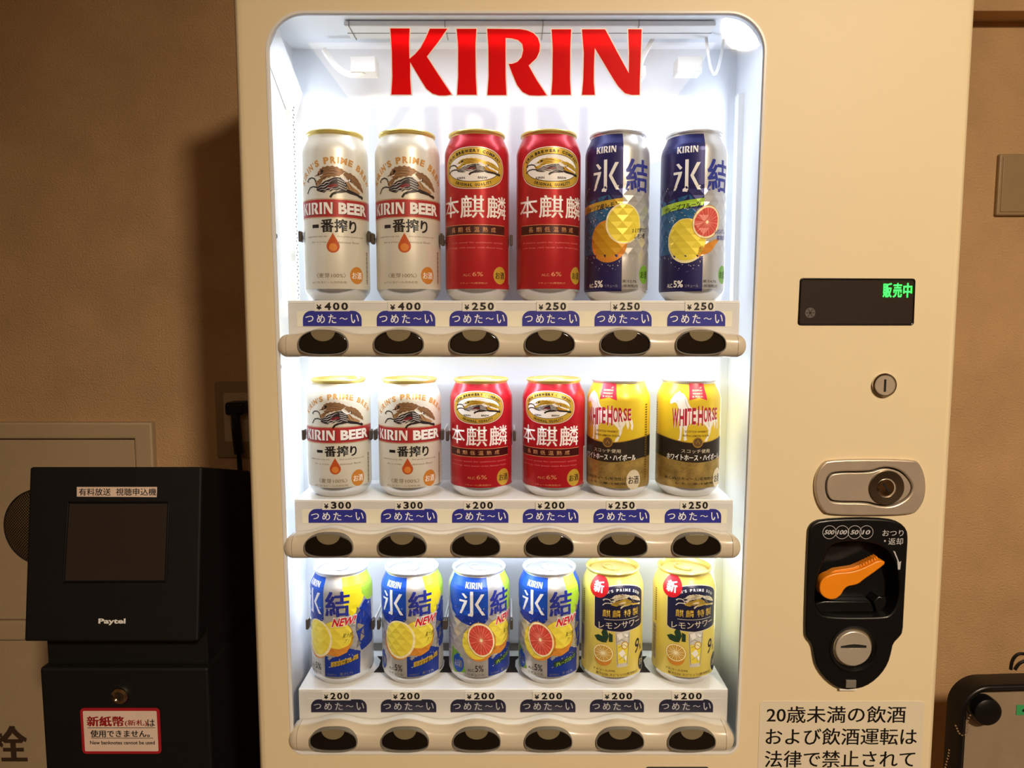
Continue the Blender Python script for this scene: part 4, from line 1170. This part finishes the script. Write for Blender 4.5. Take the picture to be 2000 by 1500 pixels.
    c.text('レモン果汁使用', -20, 20, 14.5, 16.8, 'black', 4, .01)
    osake(c, 29, 19.5, 8, 10.5, 'cream', 'black', 4)
    for k in range(30): c.rect(-54, -50, 20 + k * 2.6, 21.4 + k * 2.6, 'whdark', 4); 
    for k in range(30): c.rect(44, 48, 20 + k * 2.6, 21.4 + k * 2.6, 'whdark', 4)
    return c
def sour():
    c = Can(.122, (BODY['ls'], BODY['base'], True))
    lab = [(-29, 65), (-26, 63), (0, 61), (26, 63), (29, 65)] + [(29 * math.cos(a) , 97 + 13 * math.sin(a)) for a in [PI * k / 20 for k in range(21)]]
    c.poly(offset(ccw(lab), .7), 'cream', 1); c.poly(ccw(lab), 'lsnavy', 2)
    c.arc("KIRIN'S PRIME SOUR", (0, 93), 24, 12.6, 158, 22, 2.8, 'white', 3, .02, .64)
    creature(c, 2, 93.5, 18, 7.6, 3, ('cream', 'lsnavy', 'yelgold', 'cream', 'lsnavy', 'cream'))
    for i, ch in enumerate('麒麟特製'): c.text(ch, -20 + i * 10.4 + (1.6 if i > 1 else 0), -20 + i * 10.4 + 8.4 + (1.6 if i > 1 else 0), 76.6, 84.6, 'yelgold', 3, .015)
    c.rect(-18, 21, 73.8, 74.3, 'cream', 3)
    c.text('レモンサワー', -24, 24, 64.8, 71.8, 'cream', 3, .015, 0, .06)
    c.ell(-25, 107.5, 11.2, 11.6, 'newred', 5); c.text('新', -31, -19, 101.5, 113, 'white', 6, .04)
    c.poly([(-29, 54), (-24, 56.5), (-18, 55), (-15, 49), (-20, 48.5), (-26, 50)], 'leaf', 3); c.poly([(-19, 63), (-15, 62), (-13, 56), (-15, 50), (-19, 54), (-21, 59)], 'leaf', 3)
    c.poly([(-13, 60), (-9, 58), (-9, 50), (-13, 50)], 'leaf', 3)
    c.ell(-19, 32, 9.5, 9, 'orangef', 3); citrus(c, -19, 37, 11.2, 9.6, 0, 4, 'lemond', 'pale')
    c.poly([(-6.5, 60.5), (10, 61), (7.5, 23), (-4, 22.5)], 'glass', 3); c.poly([(-5, 47), (9, 47), (7, 27), (-3.8, 26.5)], 'lemon', 4)
    for q in ([(-5, 58), (0, 60), (2, 55), (-2, 52)], [(3, 59), (8, 57), (6, 52)], [(-3, 38), (2, 42), (5, 37), (1, 33)], [(2, 33), (6, 35), (6, 29)]): c.poly(q, 'white', 6)
    for q in ([(-4, 50), (0, 53), (4, 50)], [(-3, 44), (3, 47), (7, 44)], [(-2, 31), (3, 34), (4, 28)], [(4, 56), (6, 54), (8, 55)], [(-5.5, 59), (-4.2, 40), (-3.4, 25)], [(9, 59), (8, 40), (6.8, 25)]): c.line(q, .5, 'glassd', 7, False)
    c.ell(4, 46, 4, 4.4, 'lemond', 5); c.ell(4, 46, 3, 3.4, 'pale', 6)
    c.text('9', 17, 24, 34, 50, 'lsnavy', 3, .01, .15); c.text('%', 25, 29, 36, 42, 'lsnavy', 3, .01)
    c.ell(31, 22, 7.5, 10, 'lsnavy', 2); c.text('お酒', 25.6, 36.4, 18, 26, 'cream', 3, .01)
    c.text('果汁2.5% スピリッツ(発泡性)①', -27, 22, 12.2, 15.8, 'brown', 3, .015); c.text('アルコール分9%', -30, -6, 17.2, 19.8, 'brown', 3, .015)
    c.rect(-54, -45, 20, 60, 'cream', 1)
    for k in range(26): c.rect(-53.4, -45.6, 21 + k * 1.5, 21.8 + k * 1.5 + (k % 3) * .2, 'brown', 2)
    for k in range(16): c.rect(-48, -45, 64 + k * 2.3, 65.3 + k * 2.3, 'brown', 2)
    return c
ink('txtg', (170, 170, 180), metal=0)
B5 = dict(band=(82, 99), arch=(137, 98), beast=(115.5, 25, 15.5), name=(80, 67), nw=26, drop=(66.5, 47), scr=(62, 56.5), malt=24, nama=16.5, osk=25)
B3 = dict(band=(58, 73.5), arch=(105.5, 73), beast=(86, 23, 13.5), name=(54.8, 43.8), nw=24, drop=(42.5, 25.5), scr=(39.8, 35), malt=18, nama=12, osk=20)
H5 = dict(bz=129.5, br=(34, 20.5), name=(103, 81), band=(74, 65.5), scr=(56, 51), alc=24, lq=16, osk=25)
H3 = dict(bz=94, br=(29, 17), name=(75, 54.5), band=(51.5, 44), scr=(37.5, 33), alc=20.5, lq=13, osk=21)
DES = dict(beer5=(beer(.168, B5), 'gold'), beer3=(beer(.122, B3), 'gold'), hon5=(hon(.168, H5), 'gold'), hon3=(hon(.122, H3), 'gold'),
           ice5l=(ice500('lemon'), 'silver'), ice5g=(ice500('grapefruit'), 'silver'), ice3l=(ice350('lemon'), 'silver'), ice3g=(ice350('grapefruit'), 'silver'),
           wh=(whisky(), 'silver'), ls=(sour(), 'gold'))
MESH = {}
for k, (c, ld) in DES.items():
    MESH[k] = (c.build_body(), c.build_print(), c.build_lid(LIDS[ld]), c.build_tab(LIDS[ld]))

CANY = .052
def put_can(kind, name, label, group, row, px, off_mm, tilt=0.0):
    y_mid = (410, 850, 1225)[row]
    x = at(px, y_mid, CANY)[0]
    z = SHELF_Z[row] + .0002
    view = math.atan2(x, CANY + DIST)          # turn the print towards a passer-by, plus the can's own turn
    o = empty(name, (x, CANY, z), -view + off_mm / 33.0)
    tag(o, label, 'can', group)
    body, pr, lid, tab = MESH[kind]
    for nm, me in (('can_body', body), ('label_print', pr), ('lid', lid)):
        q = bpy.data.objects.new(nm, me); COL.objects.link(q); q.parent = o
        if nm == 'lid': l_ = q
    q = bpy.data.objects.new('pull_tab', tab); COL.objects.link(q); q.parent = l_; q.rotation_euler.z = .4 + tilt
    return o
G1, G2, G3 = 'tall cans on the top shelf', 'cans on the middle shelf', 'cans on the bottom shelf'
put_can('beer5', 'beer_can', 'tall pearl-beige beer can with red band, at the left end of the top shelf', G1, 0, 657, 0)
put_can('beer5', 'beer_can', 'tall pearl-beige beer can with red band, second from the left on the top shelf', G1, 0, 797, 0)
put_can('hon5', 'beer_can', 'tall red beer can beside the pearl-beige cans on the top shelf', G1, 0, 932, -4)
put_can('hon5', 'beer_can', 'tall red beer can beside the blue lemon can on the top shelf', G1, 0, 1071, 4.2)
put_can('ice5l', 'chuhai_can', 'tall blue and silver faceted can with two yellow lemons, top shelf', G1, 0, 1205, 5.6)
put_can('ice5g', 'chuhai_can', 'tall blue and silver faceted can with pink grapefruit, right end of the top shelf', G1, 0, 1353, 11)
put_can('beer3', 'beer_can', 'short beige beer can with red band, at the left end of the middle shelf', G2, 1, 663, -1)
put_can('beer3', 'beer_can', 'short beige beer can with red band, second from the left on the middle shelf', G2, 1, 801, 1)
put_can('hon3', 'beer_can', 'short red beer can beside the beige cans on the middle shelf', G2, 1, 940, -4)
put_can('hon3', 'beer_can', 'short red beer can touching the yellow whisky highball can on the middle shelf', G2, 1, 1081, -6)
put_can('wh', 'highball_can', 'yellow highball can with white horse, turned left, beside the red cans', G2, 1, 1207, -12)
put_can('wh', 'highball_can', 'yellow highball can with white horse, at the right end of the middle shelf', G2, 1, 1343, 9)
put_can('ice3l', 'chuhai_can', 'short blue lemon can turned far left, at the left end of the bottom shelf', G3, 2, 669, -20)
put_can('ice3l', 'chuhai_can', 'short blue lemon can, second from the left on the bottom shelf', G3, 2, 806, -6.5)
put_can('ice3g', 'chuhai_can', 'short blue can with red grapefruit half, third from the left on the bottom shelf', G3, 2, 936, 9.4)
put_can('ice3g', 'chuhai_can', 'short blue can with red grapefruit half, beside the gold lemon sour cans', G3, 2, 1072, -1.5)
put_can('ls', 'lemon_sour_can', 'gold lemon sour can with red disc, beside the grapefruit can', G3, 2, 1195, 10)
put_can('ls', 'lemon_sour_can', 'gold lemon sour can with red disc, at the right end of the bottom shelf', G3, 2, 1334, 12)

# clips that hold the cans, on arms from the back board
CL = [(0, [(657, 463), (797, 467), (932, 470)]), (1, [(663, 848), (801, 848), (940, 850)]), (2, [(669, 1216), (806, 1216), (936, 1216)])]
for row, lst in CL:
    for px, py in lst:
        x, z = at(px, (410, 850, 1225)[row], CANY)[0], at(px, py, CANY - .006)[1]
        for sg in (-1, 1):
            xx = x + sg * .0351
            mb = MB()
            mb.plate(rrect(xx - .0016, xx + .0016, z - .0055, z + .0055, .0012), CANY - .012, CANY - .004, .0008)
            mb.box(xx - .0008, xx + .0008, CANY - .004, LB - .0005, z - .002, z + .002, 1)
            mb.make('can_clip', [M['clip'], M['white']], vm)

# ------------------------------------------------------------------ pay-TV terminal at the left
pt = empty('payment_terminal', (-.49, .37, 0))
tag(pt, 'black two-part payment terminal with dark screen, standing left of the vending machine', 'payment terminal')
def hexa(mb, fr, bk, mi=0):
    """box from four front and four back corners"""
    mb.add(fr + bk, [(0, 1, 2, 3), (4, 5, 6, 7), (0, 1, 5, 4), (1, 2, 6, 5), (2, 3, 7, 6), (3, 0, 4, 7)], mi)
zt1, zb1 = at(220, 912, .177)[1], at(220, 1254, .147)[1]
hx0, hx1 = -.600, -.3855
def face(x, z):   # depth of the slanted head front at height z
    return .147 + (.177 - .147) * (z - zb1) / (zt1 - zb1)
mb = MB()
hexa(mb, [(hx0, .147, zb1), (hx1, .147, zb1), (hx1, .177, zt1), (hx0, .177, zt1)], [(hx0, .36, zb1 + .01), (hx1, .36, zb1 + .01), (hx1, .34, zt1 - .040), (hx0, .34, zt1 - .040)])
mb.make('head', M['blackm'], pt, bev=.003)
def on_face(px, py, lift=.0006):
    # meet of the sight line with the slanted face
    Y = .16
    for _ in range(6):
        x, z = at(px, py, Y); Y = face(x, z) - lift
    return (x, Y, z)
def quad_on_face(mb, pts, lift, mi=0):
    q = [on_face(x, y, lift) for x, y in pts]; mb.add(q, [(0, 1, 2, 3)], mi)
mb = MB(); quad_on_face(mb, [(136, 984), (327, 984), (321, 1133), (127, 1134)], .0009); mb.make('screen', M['dscreen'], pt, weld=False)
mb = MB()
for a, b in (((133, 981), (330, 981)), ((330, 981), (324, 1136)), ((324, 1136), (124, 1137)), ((124, 1137), (133, 981))):
    p, q = on_face(*a, .0006), on_face(*b, .0006); mb.tube([p, q], .0012, 6)
mb.make('screen_bezel', M['blackp'], pt)
def text_on_face(mb, s, x0, x1, y0, y1, lift, mi, bold=0, per=None):
    vs, fs = glyph(s, bold)
    a = on_face(x0, y1, lift); b = on_face(x1, y1, lift); c = on_face(x0, y0, lift)
    mb.add([(a[0] + (b[0] - a[0]) * p[0], a[1] + (c[1] - a[1]) * p[1] - 2.5e-5 * p[2], a[2] + (c[2] - a[2]) * p[1]) for p in vs], fs, mi)
mb = MB(); quad_on_face(mb, [(150, 951), (307, 951), (306, 971), (150, 970)], .0006, 0)
text_on_face(mb, '有料放送', 154, 216, 953.5, 968, .0009, 1, .012); text_on_face(mb, '視聴申込機', 226, 305, 953.5, 968, .0009, 1, .012)
mb.make('name_strip', [M['stick'], M['ink']], pt, weld=False)
mb = MB(); text_on_face(mb, 'Paytel', 192, 245, 1208, 1221, .0007, 0, .035); mb.make('lettering', M['txtW'], pt, weld=False)
zb2_, zt2 = at(240, 1305, .160)[1], at(240, 1256, .18)[1]
mb = MB(); mb.box(-.588, -.385, .172, .34, zb2_ - .002, zb1 + .012); mb.make('neck', M['blackm'], pt)
mb = MB(); mb.box(-.592, -.3805, .160, .40, .02, zb2_ + .0005); mb.make('base_cabinet', M['blackm'], pt, bev=.0035)
mb = MB(); mb.box(-.60, -.372, .155, .41, 0, .02); mb.make('plinth', M['blackm'], pt)
c = at(234, 1359, .158)
mb = MB(); mb.lathe([(.0115, 0), (.0115, .002), (.010, .0045), (.0065, .0055), (.0065, .004), (.0001, .004)], 32, 'y', (c[0], .1605, c[1])); 
mb.box(c[0] - .0008, c[0] + .0008, .1560, .1567, c[1] - .0045, c[1] + .0045, 1)
mb.make('lock', [M['chrome'], M['gap']], pt)
YS = .1594
(xa, za), (xb, zb2) = at(160, 1472, YS), at(313, 1383, YS)
mb = MB(); mb.plate(rrect(xa + .001, xb - .001, za, zb2, .005), YS - .0003, .1600, .0, mi=0)
mb.flat([rrect(xa + .0045, xb - .0045, za + .0035, zb2 - .0035, .0015)], YS - .0005, 1)
for s, x0, x1, y0, y1, mi, bd in (('新紙幣', 170, 242, 1399, 1419, 2, .045), ('(新札)', 244, 287, 1406, 1419, 2, .02), ('は', 288, 302, 1405, 1419, 3, .02), ('使用できません。', 177, 292, 1426, 1440, 3, .03), ('New banknotes cannot be used', 176, 302, 1447, 1454, 3, .02)):
    a, b = at(x0, y1, YS - .0007), at(x1, y0, YS - .0007); mb.text(s, a[0], b[0], a[1], b[1], YS - .0007, mi, bd)
for y, x0, x1 in ((1421, 171, 303), (1441, 178, 299)):
    a, b = at(x0, y + .8, YS - .0007), at(x1, y, YS - .0007); mb.box(a[0], b[0], YS - .0008, YS - .0006, a[1], b[1], 3)
mb.make('banknote_notice', [M['redb'], M['stick'], M['darkred'], M['ink']], pt, weld=False)

# ------------------------------------------------------------------ hydrant cabinet in the left wall
fc = empty('fire_hydrant_cabinet', (-1.15, WALLY, 0))
tag(fc, 'beige wall cabinet with round perforated speaker, behind the black payment terminal', 'wall cabinet')
W_ = lambda px, py, Y=WALLY: at(px, py, Y)
fr_x1, fr_z1 = W_(303, 823); in_x1, in_z1 = W_(269, 855)
sp_z1 = W_(100, 1210)[1]; sp_z0 = W_(100, 1243)[1]
fx0 = fr_x1 - .78; ix0 = fx0 + .045
mb = MB(); fb = .10
mb.plate([(fx0, fb), (fr_x1, fb), (fr_x1, fr_z1), (fx0, fr_z1)], WALLY - .014, WALLY, .004,
         holes=[[(ix0, sp_z1 + .002), (in_x1, sp_z1 + .002), (in_x1, in_z1), (ix0, in_z1)], [(ix0, fb + .05), (in_x1, fb + .05), (in_x1, sp_z0 - .002), (ix0, sp_z0 - .002)]])
mb.make('frame', M['putty'], fc)
mb = MB(); mb.plate([(ix0 + .0025, sp_z1 + .0045), (in_x1 - .0025, sp_z1 + .0045), (in_x1 - .0025, in_z1 - .0025), (ix0 + .0025, in_z1 - .0025)], WALLY - .009, WALLY - .0005, .001); mb.make('upper_panel', M['putty'], fc)
dr = sub('lower_door', ((ix0 + in_x1) / 2, WALLY - .01, .5), fc)
mb = MB(); mb.plate([(ix0 + .0025, fb + .0525), (in_x1 - .0025, fb + .0525), (in_x1 - .0025, sp_z0 - .0045), (ix0 + .0025, sp_z0 - .0045)], WALLY - .009, WALLY - .0005, .001); mb.make('door_panel', M['putty'], dr)
mb = MB()
a, b = W_(-24, 1490, WALLY - .0095), W_(51, 1417, WALLY - .0095)
w = b[0] - a[0]
for i, ch in enumerate('消火栓'):
    mb.text(ch, a[0] - (2 - i) * w * 1.25, b[0] - (2 - i) * w * 1.25, a[1], b[1], WALLY - .0098, 0, .04)
mb.make('lettering', M['brown_ink'], dr, weld=False)
c = W_(79, 1032, WALLY - .02); rr = W_(79, 956, WALLY - .02)[1] - c[1]
al = sub('alarm_speaker', (c[0], WALLY - .012, c[1]), fc)
mb = MB(); mb.lathe([(.0001, .018), (rr * .5, .0155), (rr * .85, .0095), (rr * .97, .004)], 56, 'y', (c[0], WALLY - .009, c[1])); mb.make('perforated_dome', pm, al)
mb = MB(); mb.lathe([(rr * .965, .004), (rr * .985, .0055), (rr, .004), (rr * 1.002, 0)], 56, 'y', (c[0], WALLY - .009, c[1])); mb.make('rim', M['gap'], al)

# outlet plate and plug beside the machine
a, b = W_(427, 893), W_(500, 745)
oc = empty('wall_outlet', ((a[0] + b[0]) / 2, WALLY, (a[1] + b[1]) / 2)); tag(oc, 'beige wall outlet plate holding a black plug, half hidden by the machine', 'outlet')
mb = MB(); mb.plate(rrect(a[0], b[0], a[1], b[1], .004), WALLY - .007, WALLY, .002); mb.make('cover', M['plateb'], oc)
mb = MB(); mb.plate(rrect(a[0] + .016, b[0] - .012, a[1] + .03, b[1] - .02, .003), WALLY - .009, WALLY - .006, .001); mb.make('socket_insert', M['putty'], oc)
pg = W_(462, 798, WALLY - .03)
pc = empty('power_cord', (pg[0], WALLY - .0098, pg[1])); tag(pc, 'black power plug with cord hanging down from the wall outlet', 'power cord')
mb = MB(); mb.plate(rrect(pg[0] - .017, pg[0] + .016, pg[1] - .011, pg[1] + .012, .005), WALLY - .042, WALLY - .0095, .004); mb.make('plug', M['blackp'], pc)
cord = [(pg[0] - .001, WALLY - .035, pg[1] - .008), (pg[0] + .001, WALLY - .038, pg[1] - .035), (pg[0] + .003, WALLY - .034, pg[1] - .08), (pg[0] + .004, WALLY - .028, pg[1] - .2), (pg[0] + .004, WALLY - .024, .30), (pg[0] + .01, WALLY - .03, .012)]
mb = MB(); mb.tube(cord[:3], .0085, 10); mb.make('strain_relief', M['blackp'], pc)
mb = MB(); mb.tube(cord[1:], .0048, 8); mb.make('cord', M['blackp'], pc)

# blank cover plate on the right wall
a, b = at(1940, 422, WALLY), at(1944, 302, WALLY)
cp = empty('blank_cover_plate', (a[0] + .06, WALLY, (a[1] + b[1]) / 2)); tag(cp, 'brown blank cover plate on the wall right of the machine', 'cover plate')
mb = MB(); mb.plate(rrect(a[0], a[0] + .12, a[1], b[1], .003), WALLY - .008, WALLY, .0025); mb.make('plate', M['plateb'], cp)
mb = MB(); mb.plate(rrect(a[0] + .006, a[0] + .114, a[1] + .006, b[1] - .006, .002), WALLY - .0095, WALLY - .007, .001); mb.make('face_plate', M['plateb'], cp)

# framed board at the lower right
BY = .24
c5 = lambda x, y, Y=BY: at(1800 + x / 6.52, 1270 + y / 6.52, Y)
e0 = at(1842, 1500, BY)[0]; top_z = at(1930, 1333, BY)[1]
L0, L1 = at(1873, 1400, BY)[0], at(1873, 1400, BY)[0] + .42
bd = empty('framed_board', ((L0 + L1) / 2, BY, 0)); tag(bd, 'taupe board in a thick rounded black frame, cut off at the lower right corner', 'board')
tilt = .010
outer = rounded([(L0, .35), (L1, .35), (L1, top_z + .008), (L0, top_z - .004)], .040, 12)
mid = offset(ccw(outer), -.0075)
innr = offset(ccw(outer), -.0118)
mb = MB(); mb.plate(outer, BY - .004, BY + .028, .004, holes=[mid]); mb.make('outer_frame', M['blackp'], bd)
mb = MB(); mb.plate(offset(mid, .0008), BY + .001, BY + .026, .004, holes=[innr]); mb.make('inner_frame', M['blackp'], bd)
mb = MB(); mb.plate(offset(ccw(innr), .001), BY + .014, BY + .022, 0); mb.make('panel', M['board'], bd)
for sx in (L0 + .06, L1 - .06):
    mb = MB(); mb.tube([(sx, BY + .02, .36), (sx, BY + .03, .0)], .008, 10); mb.make('leg', M['blackp'], bd)
kc = c5(830, 780, BY + .0)
mb = MB(); mb.lathe([(.0001, .006), (.014, .0055), (.0185, .003), (.0195, -.001), (.0195, -.012)], 48, 'y', (kc[0], BY, kc[1])); 
mb.make('round_cap', M['blackp'], bd)
def chain(pts, lbl):
    mb = MB()
    P = [Vector(p) for p in pts]
    segs = [(a - b).length for a, b in zip(P, P[1:])]; tot = sum(segs); n = int(tot / .0041)
    for k in range(n + 1):
        d = tot * k / n; i = 0
        while i < len(segs) - 1 and d > segs[i]: d -= segs[i]; i += 1
        p = P[i].lerp(P[i + 1], min(1, d / segs[i]))
        r = .00135
        mb.lathe([(.00002, -r), (r * .7, -r * .7), (r, 0), (r * .7, r * .7), (.00002, r)], 8, 'z', p)
    mb.make('bead_chain', M['bead'], bd)
T3 = lambda x, y, Y=BY - .006: (lambda q: (q[0], Y, q[1]))(c5(x, y, Y))
chain([T3(620, 828), T3(592, 880), T3(585, 950), T3(585, 1030), T3(565, 1070), T3(530, 1085), T3(490, 1070), T3(465, 1030), T3(450, 990), T3(436, 962)], 'a')
chain([T3(352, 1272), T3(345, 1340), T3(325, 1410), T3(305, 1490), T3(280, 1600), T3(270, 1750)], 'b')
a, b = c5(1205, 828, BY + .013), c5(1500, 700, BY + .013)
gt = MB(); gt.box(a[0], b[0], BY + .0132, BY + .014, a[1], b[1]); q = c5(1300, 768, BY + .013); gt.disc(q, .0022, BY + .0129, 12, 1); gt.make('green_tape', [M['greent'], M['ink']], bd)
mb = MB(); mb.tube([(c5(1212, 300)[0], BY + .012, c5(0, 300)[1]), (c5(1222, 200)[0], BY + .012, c5(0, 210)[1]), (c5(1262, 130)[0], BY + .012, c5(0, 130)[1]), (c5(1330, 90)[0], BY + .012, c5(0, 90)[1]), (c5(1450, 110)[0], BY + .012, c5(0, 110)[1]), (c5(1500, 260)[0], BY + .012, c5(0, 280)[1])], .0022, 8)
mb.tube([(c5(1250, 290)[0], BY + .010, c5(0, 295)[1]), (c5(1300, 215)[0], BY + .010, c5(0, 215)[1]), (c5(1380, 180)[0], BY + .010, c5(0, 180)[1])], .0022, 8)
mb.make('hanging_loop', M['blackp'], bd)
